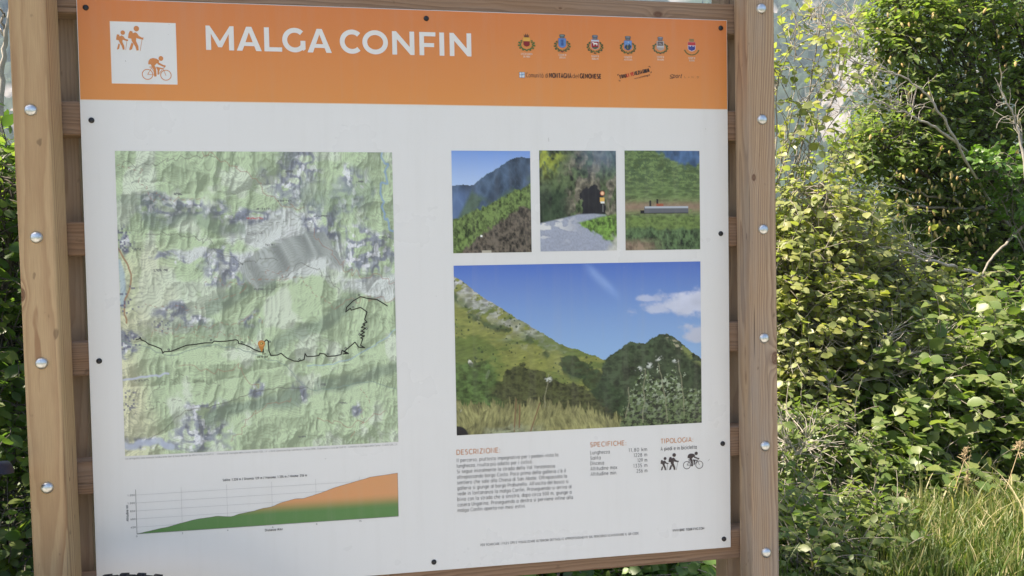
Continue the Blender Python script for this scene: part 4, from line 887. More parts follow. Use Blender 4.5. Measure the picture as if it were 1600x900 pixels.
# elevation chart
k = Ink(.0006); top = [(.0787, 1.0658), (.0850, 1.0652), (.1217, 1.0584), (.14, 1.0560), (.1609, 1.0506), (.1967, 1.0436), (.2150, 1.0425), (.2327, 1.0404), (.2506, 1.0424), (.2633, 1.0437), (.2760, 1.0395), (.287, 1.0377), (.3050, 1.0352), (.3237, 1.0306), (.3421, 1.0288), (.3608, 1.0215), (.3924, 1.0147), (.4054, 1.0156), (.4355, 1.0079), (.4733, .9959), (.5037, .9889), (.5228, .9842), (.5497, .9780), (.5689, .9772), (.6017, .9733)]
n = 90; xs = np.linspace(.0787, .6013, n); ty = np.interp(xs, [p[0] for p in top], [p[1] for p in top]) + (vnoise(xs * 260, xs * 0, 3) - .5) * .0006
cg, co = np.array((.105, .245, .075)), np.array((.72, .34, .15))
rows = 14; b0 = len(k.V); dep = -.0007
for i in range(n):
    for j in range(rows + 1):
        y = ty[i] + (1.0656 - ty[i]) * j / rows; t = float(np.clip((1.0450 - y) / .030, 0, 1)); t = t * t * (3 - 2 * t); k.V.append((xs[i], dep, PTOP - y)); k.C.append(tuple(cg * (1 - t) + co * t))
for i in range(n - 1):
    for j in range(rows): a = b0 + i * (rows + 1) + j; k.F.append((a, a + 1, a + rows + 2, a + rows + 1))
k.ribbon([(x, y) for x, y in zip(xs, ty)], .0008, (.12, .10, .06)); k.ribbon([(.6013, .9733), (.6013, 1.0656)], .0010, (.13, .10, .08))
k.obj('elevation_profile', sheet, 'elevation profile shaded green to orange')
k = Ink(.00055); gl = (.50, .50, .50)
for y in (.9867, 1.0029, 1.0192, 1.0355, 1.0522):
    xe = float(xs[np.argmax(ty < y)]) if (ty < y).any() else .6
    k.ribbon([(.0790, y), (max(xe, .09), y)], .0005, gl)
for x in (.1660, .2545, .3435, .4322, .5215): k.ribbon([(x, .9760), (x, float(np.interp(x, xs, ty)))], .0005, gl)
k.ribbon([(.0790, .9755), (.0790, 1.0662), (.6016, 1.0662)], .0008, (.22, .21, .21))
for s, y in (('1.200', .9867), ('1.000', 1.0029), ('800', 1.0192), ('600', 1.0355), ('400', 1.0522)): k.text(s, .0772, y + .0016, .0034, TX, weight=.13, align='r')
for s, x in (('0', .0785), ('2', .1660), ('4', .2545), ('6', .3435), ('8', .4322), ('10', .5215)): k.text(s, x, 1.0725, .0034, TX, weight=.13, align='c')
k.text('Salita: 1.228 m / Discesa: 129 m / Massima: 1.335 m / Minima: 236 m', .2473, .9690, .0046, TX, width=.1675, weight=.15); k.text('Distanza (Km)', .3280, 1.0786, .0047, TX, width=.0350, weight=.15)
# upright axis title
k2 = Ink(.00055); k2.text('Altitudine (m)', 0, 0, .0045, TX, width=.0330, weight=.15)
for (x, d, z) in k2.V: k.V.append((.0640 - (z - PTOP), d, PTOP - 1.0390 + x))
off = len(k.C); k.C += k2.C; k.F += [tuple(i + off for i in f) for f in k2.F]
k.obj('chart_axes', sheet)
# small scratches and specks on the sheet
k = Ink(.0006); rng = random.Random(5)
for (x, y, dx, dy) in ((.9395, .2640, .0003, .0085), (1.2965, .2405, .0012, .002), (1.2960, .9880, .0050, -.0042), (.4520, .9350, .003, -.001), (.170, .046, .0012, .001), (.0868, .1190, .0008, .003), (.168, .0660, .0009, .0009)):
    k.ribbon([(x, y), (x + dx, y + dy)], .0006, (.30, .28, .26))
for _ in range(60):
    x, y = rng.uniform(.02, 1.33), rng.uniform(.21, 1.17); r = rng.uniform(.0002, .0005); k.disc(x, y, r, r, (.50, .48, .44), 5)
k.obj('scratches', sheet)['kind'] = 'stuff'
scr = dome(.0046, .0016, .0009, 14); scr.materials.append(M['screw'])
for (x, y) in ((.0170, .0185), (.0203, .2378), (.0190, .7136), (.0180, 1.1700), (.6815, .0181), (1.3348, .0181), (1.3311, .4749), (1.3320, .9502), (1.3334, 1.1691), (.6745, 1.1704)):
    link('screw', scr, M['screw'], board, (x, -.0002, PTOP - y))

# ================================================================== the bicycle leaning against the board (only tyre top and saddle show)
bike = thing('bicycle', (-.492, -.265, 0), 'bicycle leaning on the left of the board, knobbly tyre and dark navy saddle showing', 'bicycle')
bike.rotation_euler = (R_(9.5), 0, PI)
M['rubber'] = simple('tyre_rubber', (.016, .016, .020), rough=.75, bump=.4, bscale=200)
M['navy'] = simple('navy_saddle', (.005, .010, .038), rough=.5, coat=.05, bump=.1)
M['frame'] = simple('bike_paint', (.02, .03, .07), rough=.25, coat=.8); M['blackm'] = simple('black_alloy', (.02, .02, .022), rough=.35, metal=.6); M['chrome'] = simple('spoke_steel', (.6, .6, .62), rough=.25, metal=1)
def rev(prof, n=64):
    """profile (radius, y) turned round the y axis"""
    P = np.array(prof); a = np.arange(n) * 2 * PI / n
    V = np.stack([P[None, :, 0] * np.cos(a)[:, None], np.broadcast_to(P[None, :, 1], (n, len(P))), P[None, :, 0] * np.sin(a)[:, None]], -1).reshape(-1, 3); m = len(P)
    i = np.arange(n)[:, None] * m; i2 = ((np.arange(n) + 1) % n)[:, None] * m; j = np.arange(m)[None, :]; j2 = (j + 1) % m
    return V, np.stack([i + j, i + j2, i2 + j2, i2 + j], -1).reshape(-1, 4)
WR = .3715
def wheel(x):
    rad = WR - .028
    w = thing('wheel', (x, 0, WR), None, None)
    w.parent = bike
    pl = Pile(); an = np.linspace(0, 2 * PI, 15)[:-1]
    pl.add(*rev([(rad + .0235 * math.cos(t), .0245 * math.sin(t)) for t in an], 72))
    nk = 78
    for i in range(nk):
        a = 2 * PI * i / nk
        for (yy, dr, hw, hl) in ((-.0075, .0232, .0052, .0070), (.0075, .0232, .0052, .0070), (-.0195, .0170, .0040, .0065), (.0195, .0170, .0040, .0065)):
            aa = a + (PI / nk if abs(yy) > .01 or yy > 0 else 0)
            bx = np.array([(sx * hl, sy * hw + yy, dr + sz) for sx in (-1, 1) for sy in (-1, 1) for sz in (-.003, .0045)])
            X = bx[:, 0]; Rr = rad + bx[:, 2]; V = np.stack([Rr * math.cos(aa) - X * math.sin(aa), bx[:, 1], Rr * math.sin(aa) + X * math.cos(aa)], 1)
            pl.add(V, [(0, 1, 3, 2), (4, 6, 7, 5), (0, 4, 5, 1), (2, 3, 7, 6), (1, 5, 7, 3), (0, 2, 6, 4)])
    link('tyre', pl.mesh('tyre', False), M['rubber'], w)
    V, F = rev([(rad - .020, -.012), (rad - .014, -.013), (rad - .010, -.011), (rad - .012, 0), (rad - .010, .011), (rad - .014, .013), (rad - .020, .012), (rad - .026, 0)]); link('rim', mesh_np('rim', V, F, True), M['blackm'], w)
    V, F = rev([(.006, -.05), (.022, -.03), (.022, -.026), (.012, -.02), (.012, .02), (.022, .026), (.022, .03), (.006, .05)], 24); link('hub', mesh_np('hub', V, F, True), M['blackm'], w)
    pl = Pile()
    for i in range(32):
        a = 2 * PI * i / 32; b = a + (.5 if i % 4 < 2 else -.5); y = .027 * (1 if i % 2 else -1)
        pl.add(*tube([(.02 * math.cos(b), y, .02 * math.sin(b)), ((rad - .024) * math.cos(a), 0, (rad - .024) * math.sin(a))], .001, 4))
    link('spokes', pl.mesh('spokes'), M['chrome'], w)
    return w
# local x runs towards the handlebar (turned to world -x)
wheel(-.5715); wheel(.53)
RA, BB, ST, HT, HB, FA = (-.5715, WR), (-.13, .33), (-.27, .80), (.30, .92), (.345, .80), (.53, WR)
pl = Pile()
def tb(a, b, r, y0=0, y1=0): pl.add(*tube([(a[0], y0, a[1]), ((a[0] + b[0]) / 2, (y0 + y1) / 2, (a[1] + b[1]) / 2), (b[0], y1, b[1])], r, 12))
tb(BB, ST, .017); tb((-.262, .775), HT, .018); tb(BB, HB, .022); tb(HB, HT, .021)
for s in (-1, 1): tb(RA, BB, .011, .065 * s, .03 * s); tb(RA, (-.258, .76), .009, .065 * s, .015 * s)
link('frame', pl.mesh('frame'), M['frame'], bike)
pl = Pile()
for s in (-1, 1): pl.add(*tube([(.53, .055 * s, WR), (.42, .055 * s, .64), (.40, .045 * s, .73), (.365, .02 * s, .77)], .014, 10))
tb(HB, (.365, .76), .02); link('fork', pl.mesh('fork'), M['blackm'], bike)
pl = Pile(); pl.add(*tube(smooth_path([(.33, -.36, 1.0), (.34, -.2, 1.01), (.37, 0, .985), (.34, .2, 1.01), (.33, .36, 1.0)], 5), .011, 10)); pl.add(*tube([(.30, 0, .92), (.29, 0, .965), (.37, 0, .985)], .014, 8))
hb = link('handlebar', pl.mesh('handlebar'), M['blackm'], bike)
for s in (-1, 1): V, F = tube([(.33, s * .37, 1.0), (.335, s * .25, 1.006)], .017, 12); link('grip', mesh_np('grip', V, F, True), M['rubber'], hb)
pl = Pile(); V, F = rev([(.06, -.05), (.085, -.05), (.085, -.046), (.06, -.046)], 36); pl.add(V + np.array((-.13, 0, .33)), F)
for s in (-1, 1): pl.add(*tube([(-.13, s * .06, .33), (-.13 + s * .12, s * .075, .33 - s * .11)], .011, 8))
ck = link('crankset', pl.mesh('crankset'), M['blackm'], bike)
for s in (-1, 1): bm = bmesh.new(); box_bm(bm, (-.05, -.045, -.008), (.05, .045, .008), .006); link('pedal', from_bm('pedal', bm), M['blackm'], ck, (-.13 + s * .12, s * .125, .33 - s * .11))
pl = Pile(); tb((-.27, .79), (-.288, .905), .0135); link('seat_post', pl.mesh('seat_post'), M['blackm'], bike)
# saddle: tail wide and raised, nose narrow, local x forward
n, m = 22, 17; V = []
for i in range(n):
    t = i / (n - 1); x = -.388 + .275 * t
    w = np.interp(t, [0, .04, .16, .35, .6, .85, 1], [.016, .046, .069, .058, .030, .021, .012]); zt = .946 + np.interp(t, [0, .05, .15, .45, .8, 1], [.006, .014, .012, -.006, -.006, -.014]); th = np.interp(t, [0, .2, .6, 1], [.016, .034, .034, .022])
    for j in range(m):
        a = PI * (j / (m - 1)) ; y = -w * math.cos(a); V.append((x, y, zt - th * (abs(math.cos(a)) ** 3.2)))
V = np.array(V); F = [(i * m + j, i * m + j + 1, (i + 1) * m + j + 1, (i + 1) * m + j) for i in range(n - 1) for j in range(m - 1)]
F += [(i * m, (i + 1) * m, (i + 1) * m + m - 1, i * m + m - 1) for i in range(n - 1)]
sd = link('saddle', mesh_np('saddle', V, F, True), M['navy'], bike)
for fidx in (0, n - 1): pass
bm = bmesh.new(); bm.from_mesh(sd.data); bmesh.ops.holes_fill(bm, edges=[e for e in bm.edges if e.is_boundary]); bmesh.ops.recalc_face_normals(bm, faces=bm.faces[:]); bm.to_mesh(sd.data); bm.free()
pl = Pile()
for s in (-1, 1): pl.add(*tube([(-.35, s * .022, .91), (-.30, s * .022, .900), (-.24, s * .022, .902), (-.16, s * .012, .925)], .0035, 6))
link('saddle_rails', pl.mesh('saddle_rails'), M['chrome'], sd)
# ================================================================== ground, path, mountains
def up_mat_ground():
    t = NT('meadow_soil'); tc = t.n('ShaderNodeTexCoord'); n1 = t.noise(tc.outputs['Object'], 1.7, 6, .6); n2 = t.noise(tc.outputs['Object'], 45, 4, .7)
    c = t.mix(t.mrange(n1.outputs[0], .35, .65), (.05, .075, .022), (.085, .095, .035)); c = t.mix(t.mrange(n2.outputs[0], .4, .7), c, (.045, .05, .02))
    bp = t.n('ShaderNodeBump', {'Height': n2.outputs[0], 'Strength': .8, 'Distance': .03}); return t.done(t.bsdf(Base_Color=c, Roughness=.95, Normal=bp.outputs[0]))
def gravel_mat():
    t = NT('pale_gravel'); tc = t.n('ShaderNodeTexCoord'); v = t.n('ShaderNodeTexVoronoi', {'Vector': tc.outputs['Object'], 'Scale': 70}); n1 = t.noise(tc.outputs['Object'], 2.2, 5, .6)
    c = t.mix(t.mrange(n1.outputs[0], .3, .7), (.24, .23, .21), (.33, .32, .295)); c = t.mix(t.mrange(v.outputs['Distance'], .1, .7, 0, .5), c, (.2, .18, .15))
    bp = t.n('ShaderNodeBump', {'Height': v.outputs['Distance'], 'Strength': .7, 'Distance': .008}); return t.done(t.bsdf(Base_Color=c, Roughness=.9, Normal=bp.outputs[0]))
M['soil'] = up_mat_ground(); M['gravel'] = gravel_mat()
g1 = np.concatenate([-np.geomspace(2600, 12, 16), np.linspace(-10, 10, 70), np.geomspace(12, 2600, 16)])
X, Y = np.meshgrid(g1, g1)
def ground_z(x, y):
    n = (fbm(x * .8 + 40, y * .8 + 40, 3, 70) - .5) * .10
    n = n * sstep(-.4, 1.2, y) + .0
    return n - 3.0 * sstep(9, 60, y) - .002 + sstep(2.5, 6, np.hypot(x - .7, y)) * .0
Z = ground_z(X, Y); nn = len(g1); i = (np.arange(nn - 1)[:, None] * nn + np.arange(nn - 1)[None, :]).ravel()
gr = link('ground', mesh_np('ground', np.stack([X.ravel(), Y.ravel(), Z.ravel()], 1), np.stack([i, i + 1, i + nn + 1, i + nn], 1), True), M['soil']); gr['kind'] = 'structure'
bm = bmesh.new()
xs = np.linspace(-9, 10, 60); rng = np.random.RandomState(3)
top_ = [bm.verts.new((x, -.50 + .12 * math.sin(x * 1.3) + rng.uniform(-.03, .03), .006)) for x in xs]; bot_ = [bm.verts.new((x, -5.2 + .3 * math.sin(x * .8), .006)) for x in xs]
for a in range(59): bm.faces.new((bot_[a], bot_[a + 1], top_[a + 1], top_[a]))
p = link('gravel_path', from_bm('gravel_path', bm), M['gravel']); p['kind'] = 'structure'

def mountain(az0, az1, naz, nr, seed, name='mountain'):
    az = np.radians(np.linspace(az0, az1, naz)); r = 260 * (1300 / 260.) ** np.linspace(0, 1, nr)
    A, Rr = np.meshgrid(az, r); x = Rr * np.sin(A); y = Rr * np.cos(A)
    big = fbm(x / 260. + 5, y / 260. + 3, 4, 80); gul = 1 - np.abs(fbm(x / 90. + 9, y / 170., 4, 81) * 2 - 1); azd = np.degrees(A)
    el = np.interp(Rr, [260, 420, 1000, 1300], [-.5, 3.0, 24.0, 20.0]) + (big - .5) * 5 * sstep(400, 700, Rr)
    z = Rr * np.tan(np.radians(el)) + 34 * (gul - .5) * sstep(380, 600, Rr) + 20 * sstep(270, 330, Rr) * sstep(430, 360, Rr) * (fbm(x / 50., y / 50., 3, 84))
    z = np.minimum(z, 455 + 20 * fbm(x / 30., y / 30., 3, 83))
    rock = sstep(.60, .68, fbm(x / 40., y / 40., 5, 82, .6)) * sstep(.62, .72, gul) * sstep(480, 560, Rr) * .8
    lane = azd - np.interp(el, [5.5, 8, 10, 12.5], [32.6, 31.3, 32.6, 33.6]); rock = np.maximum(rock, sstep(1.9, 1.0, np.abs(lane) + (fbm(x / 22., y / 22., 4, 86) - .5) * 4.5) * sstep(5.2, 6.5, el) * sstep(14, 11.5, el))
    d, idv = worley(x / 5.5, y / 5.5, 85); crown = np.sqrt(np.clip(1 - (d / .72) ** 2, 0, 1))
    rk = sstep(.35, .65, rock + (idv - .5) * .5)
    z += crown * (3.5 + 3.5 * idv) * (1 - rk) + rk * (fbm(x / 9., y / 9., 4, 87) - .5) * 16
    c = np.array((.020, .034, .020))[None, None] * (.55 + .9 * idv[..., None]) * (.75 + .5 * fbm(x / 60., y / 60., 3, 88)[..., None])
    c = c * (1 - rk[..., None]) + np.array((.21, .20, .195))[None, None] * (.55 + .6 * fbm(x / 14., y / 14., 4, 89)[..., None]) * rk[..., None]
    V = np.stack([x.ravel(), y.ravel(), z.ravel()], 1); i = (np.arange(nr - 1)[:, None] * naz + np.arange(naz - 1)[None, :]).ravel()
    me = mesh_np(name, V, np.stack([i, i + 1, i + naz + 1, i + naz], 1)[:, ::-1], False, colors=c.reshape(-1, 3)); o = link(name, me, M['slope']); o['kind'] = 'structure'; return o, float(z.max())
t = NT('wooded_slope'); a = t.n('ShaderNodeAttribute', attribute_name='Col'); M['slope'] = t.done(t.bsdf(Base_Color=a.outputs['Color'], Roughness=.95))
zt = []
for a0, a1, na in ((23, 45, 250), (-34, -18, 90), (-18, 23, 60), (45, 95, 60), (-95, -34, 60)):
    o, zz = mountain(a0, a1, na, 300 if na > 80 else 90, 1); zt.append(zz)
print('mountain top', max(zt))

# the air between here and the far slopes
bm = bmesh.new(); zhi = max(max(zt) + 15, 60); box_bm(bm, (-2700, -2700, -25), (2700, 2700, zhi))
t = NT('valley_haze'); pv = t.n('ShaderNodeVolumePrincipled', {'Color': (.46, .66, 1.0), 'Density': .00024, 'Anisotropy': 0.0}); t.t.links.new(pv.outputs[0], t.out.inputs['Volume'])
hz = link('haze', from_bm('haze', bm), t.m); hz['kind'] = 'stuff'; t.m.volume_intersection_method = 'FAST' if hasattr(t.m, 'volume_intersection_method') else None

# ================================================================== vegetation
def leaf_shape(kind):
    if kind == 'hazel': out = [(0, 0), (.10, .24), (.38, .44), (.70, .38), (.88, .16)]
    elif kind == 'small': out = [(0, 0), (.12, .16), (.42, .28), (.72, .22), (.9, .09)]
    elif kind == 'oval': out = [(0, 0), (.12, .20), (.42, .34), (.72, .28), (.9, .12)]
    mid = [(0, 0), (.2, 0), (.45, 0), (.72, 0), (1.07, 0)]
    P = []; F = []
    for (x, y) in mid: P.append((x, 0, -.10 * x * x))
    for s in (1, -1):
        b = len(P)
        for (x, y) in out[1:]: P.append((x + (.03 if s > 0 else -.02), s * y, .22 * y - .14 * x * x))
        q = [(0, 1, b, b), (1, 2, b + 1, b), (2, 3, b + 2, b + 1), (3, 4, b + 3, b + 2)]
        for f in q: F.append(f if s > 0 else f[::-1])
    return np.array(P), F
LEAF = {}
for kd in ('hazel', 'small', 'oval'):
    P, F = leaf_shape(kd); F2 = []
    for f in F:
        if len(set(f)) == 3:      # degenerate quad -> split the first one with a midpoint
            u_ = list(dict.fromkeys(f)); P = np.vstack([P, (P[u_[0]] + P[u_[-1]]) / 2]) if u_[-1] != f[0] else P; F2.append((u_[0], u_[1], u_[2], len(P) - 1))
        else: F2.append(f)
    LEAF[kd] = (P, np.array(F2))
def nrm(a): return a / (np.linalg.norm(a, axis=-1, keepdims=True) + 1e-9)

def place_leaves(kind, pos, dirs, nors, size):
    P, F = LEAF[kind]; d = nrm(dirs); n = nrm(nors - d * (nors * d).sum(1, keepdims=True)); s = np.cross(n, d)
    V = pos[:, None, :] + size[:, None, None] * (P[None, :, 0:1] * d[:, None] + P[None, :, 1:2] * s[:, None] + P[None, :, 2:3] * n[:, None])
    k = len(P); N = len(pos)
    return V.reshape(-1, 3), (F[None] + (np.arange(N) * k)[:, None, None]).reshape(-1, 4), k

FWD = np.array(_f); RT_ = np.array(_r); UP_ = np.array(_u); CP = np.array(CAMP)
def plant(name, base, label, cat, blobs, kind, size, cols, seed, single=0, group=None, twig=(.16, .34), per=7, stem_r=.012, upness=.8, outness=.45, spread=.5, bark='bark_grey', branch_vis=.35, trans=.45, droop=.15, stems=True, rough=.42, dens=1.0):
    """woody plant: stems from the base to each leafy mass, twigs through the mass, a leaf at each node"""
    rng = np.random.RandomState(seed); base = np.array(base, float)
    T = thing(name, tuple(base), label, cat, group)
    bl = [(np.array(b[0], float), np.array(b[1], float), int(b[2] * dens)) for b in blobs]
    tw = Pile(); LP = []; LD = []; LN = []; LS = []
    for bi, (c, rad, nt) in enumerate(bl):
        midp = (base + c) / 2 + np.array([rng.uniform(-.15, .15), rng.uniform(-.1, .1), .12 * np.linalg.norm(c - base)]) * 1.0
        path = smooth_path([base - base + np.array([rng.uniform(-.05, .05), rng.uniform(-.05, .05), -.05]), midp - base, c - base, c - base + rad * np.array([rng.uniform(-.4, .4), 0, .6])], 7)
        path += np.cumsum(rng.normal(0, .006, path.shape), 0)
        if stems:
            V, F = tube(path, np.linspace(stem_r, stem_r * .25, len(path)) * rng.uniform(.8, 1.2), 7); link('branch', mesh_np('branch', V, F, True), M[bark], T)
        p = rng.normal(size=(nt, 3)); p = nrm(p) * (rng.uniform(0, 1, (nt, 1)) ** .42)
        for q in p:
            p0 = c + q * rad; d = nrm(q * spread + np.array([0, 0, .35]) + rng.normal(0, .45, 3)); L = rng.uniform(*twig)
            pts = [p0]; dd = d.copy()
            for s_ in range(4): dd = nrm(dd + rng.normal(0, .13, 3) + np.array([0, 0, -droop])); pts.append(pts[-1] + dd * L / 4)
            pts = np.array(pts)
            if rng.rand() < branch_vis:
                j = path[rng.randint(len(path) // 3, len(path))] + base; mm = (j + p0) / 2 + rng.normal(0, .04, 3) + np.array([0, 0, .03])
                tw.add(*tube(smooth_path([j, mm, p0], 4) - base, np.linspace(stem_r * .35, .0028, 9), 4))
            tw.add(*tube(pts - base, np.linspace(.0030, .0012, 5), 4))
            m = per + rng.randint(-1, 3); ts = np.linspace(.08, 1, m); seg = np.minimum((ts * 4).astype(int), 3); fr = ts * 4 - seg
            pp = pts[seg] * (1 - fr[:, None]) + pts[seg + 1] * fr[:, None]; td = nrm(pts[seg + 1] - pts[seg])
            side = nrm(np.cross(td, np.array([0, 0, 1.0]))) * np.where(np.arange(m) % 2, 1, -1)[:, None]
            ld = nrm(td * .55 + side * .8 + rng.normal(0, .3, (m, 3)) + np.array([0, 0, -.15])); out = nrm(q * np.array([1, 1, .4]) + 1e-6)
            ln = np.array([0, 0, upness])[None] + out[None] * outness + rng.normal(0, .42, (m, 3))
            LP.append(pp); LD.append(ld); LN.append(ln); LS.append(size * (.42 + .95 * rng.beta(2.0, 2.2, m)))
    LP, LD, LN, LS = map(np.concatenate, (LP, LD, LN, LS))
    okz = LP[:, 2] > .02; LP, LD, LN, LS = LP[okz], LD[okz], LN[okz], LS[okz]
    tint = np.clip(rng.beta(2, 2, len(LP)) + (LP[:, 2] - LP[:, 2].mean()) * .05, 0, 1)
    link('twigs', tw.mesh('twigs'), M[bark], T)['kind'] = 'stuff'
    mat = leaf_mat(name + '_leaf', cols, 'tint', trans, rough)
    sel = np.zeros(len(LP), bool)
    if single:
        rel = LP - CP; dep = rel @ FWD; sx = 800 + 1250 * (rel @ RT_) / dep; sy = 450 - 1250 * (rel @ UP_) / dep
        inside = (sx > 0) & (sx < 1600) & (sy > 0) & (sy < 900) & ((sx < 45) | (sx > 1212) | ((sy > 868) & (sx > 600)))
        score = np.where(inside, LS / dep, 0); o = np.argsort(-score)[:single]; o = o[score[o] > 0]; sel[o] = True
        P, F = LEAF[kind]; lm = mesh_np('leaf', P, F, False, tint=np.full(len(P), .5)); lm.materials.append(leaf_mat(name + '_single_leaf', cols, 'object', trans, rough))
        for i_ in o:
            d = nrm(LD[i_]); n_ = nrm(LN[i_] - d * (LN[i_] @ d)); s = np.cross(n_, d)
            ob = bpy.data.objects.new('leaf', lm); COL.objects.link(ob); ob.parent = T
            Mx = Matrix(np.stack([d * LS[i_], s * LS[i_], n_ * LS[i_]], 1).tolist()).to_4x4(); Mx.translation = Vector(LP[i_] - base); ob.matrix_local = Mx
    r = ~sel
    if r.any():
        V, F, k_ = place_leaves(kind, LP[r] - base, LD[r], LN[r], LS[r])
        link('foliage', mesh_np('foliage', V, F, False, tint=np.repeat(tint[r], k_)), mat, T)['kind'] = 'stuff'
    return T
M['bark_grey'] = bark_mat('pale_bark', (.17, .145, .12), (.30, .27, .235)); M['bark_dark'] = bark_mat('dark_bark', (.06, .05, .042), (.13, .11, .09), 30); M['dead'] = bark_mat('dead_wood', (.34, .30, .26), (.50, .46, .42))
def B(px, py, y, rx, ry, rz, n): return (tuple(seen(px, py, y)), (rx, ry, rz), n)

PALE = [(.13, .16, .055), (.21, .24, .09), (.31, .34, .15), (.27, .28, .08), (.39, .37, .13)]
MID = [(.055, .10, .028), (.085, .145, .042), (.12, .19, .055), (.155, .21, .07), (.20, .24, .09)]
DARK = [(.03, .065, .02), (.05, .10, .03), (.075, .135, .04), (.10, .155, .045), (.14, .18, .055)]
FRESH = [(.06, .14, .025), (.085, .18, .03), (.11, .22, .04), (.14, .25, .06)]

plant('hazel_shrub', (2.9, 3.0, 0), 'pale yellow-green hazel shrub rising just right of the right post, twiggy and sunlit', 'shrub',
      [B(1235, 420, 2.9, .30, .3, .30, 80), B(1300, 400, 3.1, .34, .3, .24, 90), B(1380, 440, 3.3, .34, .3, .24, 80), B(1250, 520, 2.8, .30, .3, .28, 100), B(1340, 520, 3.0, .36, .3, .26, 110),
       B(1430, 470, 3.3, .26, .3, .20, 60), B(1240, 620, 2.8, .26, .3, .24, 80), B(1320, 590, 2.9, .28, .3, .18, 60), B(1260, 330, 3.0, .28, .3, .22, 42), B(1330, 340, 3.3, .22, .3, .18, 26), B(1200, 480, 2.9, .3, .3, .4, 60)],
      'hazel', .050, PALE, 11, dens=2.1, single=300, stem_r=.014, upness=.9, outness=.6, branch_vis=.5)
plant('slender_shrub', (2.95, 3.3, 0), 'airy sapling with scattered yellowish leaves against the blue slope, reaching above the hazel', 'shrub',
      [B(1235, 60, 3.2, .22, .25, .26, 13), B(1265, 160, 3.2, .26, .25, .24, 16), B(1240, 250, 3.2, .26, .25, .22, 20), B(1310, 260, 3.3, .22, .25, .18, 14), B(1320, 110, 3.3, .18, .2, .26, 9), B(1290, 30, 3.3, .24, .2, .16, 13), B(1225, 160, 3.1, .1, .2, .4, 12)],
      'hazel', .052, PALE, 12, single=150, stem_r=.008, branch_vis=.8, twig=(.2, .42), per=6)
# hop hornbeam: trunk out of the frame at the right, crown over the upper right
tb_ = seen(1680, 700, 5.6); 
tree = plant('hop_hornbeam_tree', (tb_.x, 5.6, 0), 'dark green hop hornbeam tree filling the upper right, hung with pale seed clusters', 'tree',
      [B(1400, 60, 5.3, .42, .5, .40, 190), B(1490, 40, 5.4, .5, .5, .45, 230), B(1590, 20, 5.5, .5, .5, .5, 170), B(1420, 170, 5.3, .36, .5, .25, 120), B(1500, 170, 5.4, .5, .5, .4, 240), B(1600, 130, 5.5, .45, .5, .35, 130),
       B(1370, 215, 5.2, .30, .4, .20, 90), B(1450, 260, 5.3, .5, .5, .26, 190), B(1560, 250, 5.4, .5, .5, .4, 200), B(1350, 245, 5.3, .26, .4, .14, 60), B(1460, 340, 5.3, .48, .5, .26, 190), B(1570, 370, 5.4, .5, .5, .4, 210),
       B(1500, 430, 5.2, .55, .5, .3, 220), B(1590, 480, 5.2, .5, .5, .4, 200), B(1640, 250, 5.6, .6, .6, .8, 120), B(1450, -60, 5.5, .8, .6, .4, 120), B(1650, -80, 5.5, .8, .6, .5, 120), B(1410, 20, 5.3, .25, .4, .3, 70)],
      'small', .068, MID[1:] + [(.17, .24, .07), (.22, .28, .09)], 13, dens=1.25, single=300, stem_r=.035, per=8, upness=1.0, outness=.35, bark='bark_dark', branch_vis=.18, twig=(.18, .36), trans=.5)
def limb(parent, pts, r0, r1, mat, name='branch', n=6, sides=9, wob=.01, seed=0):
    rng = np.random.RandomState(seed); q = smooth_path(pts, n); q[1:-1] += rng.normal(0, wob, q[1:-1].shape); pb = np.array(parent.location) if parent else 0
    V, F = tube(q - pb, np.linspace(r0, r1, len(q)), sides); return link(name, mesh_np(name, V, F, True), mat, parent)
tbn = (tb_.x, 5.6, -.1)
limb(tree, [tbn, (tb_.x - .05, 5.6, 1.2), tuple(seen(1640, 330, 5.6)), tuple(seen(1600, 160, 5.6)), tuple(seen(1548, 45, 5.6)), tuple(seen(1500, -60, 5.6))], .11, .05, M['bark_dark'], 'trunk', seed=1)
limb(tree, [tuple(seen(1575, 95, 5.6)), tuple(seen(1545, 40, 5.6)), tuple(seen(1515, 15, 5.5)), tuple(seen(1470, -20, 5.4))], .05, .02, M['bark_dark'], seed=2)
limb(tree, [tuple(seen(1570, 80, 5.6)), tuple(seen(1578, 30, 5.5)), tuple(seen(1585, -30, 5.4))], .04, .02, M['bark_dark'], seed=3)
limb(tree, [tuple(seen(1630, 420, 5.3)), tuple(seen(1560, 336, 5.1)), tuple(seen(1500, 327, 5.0)), tuple(seen(1400, 322, 5.0))], .03, .006, M['bark_grey'], seed=4)
limb(tree, [tuple(seen(1500, 318, 5.0)), tuple(seen(1440, 302, 5.0)), tuple(seen(1375, 288, 5.0))], .014, .004, M['bark_grey'], seed=5)
limb(tree, [tuple(seen(1602, 350, 4.6)), tuple(seen(1580, 372, 4.6)), tuple(seen(1548, 405, 4.5)), tuple(seen(1530, 440, 4.4)), tuple(seen(1505, 450, 4.3))], .015, .004, M['bark_grey'], wob=.004, seed=6)
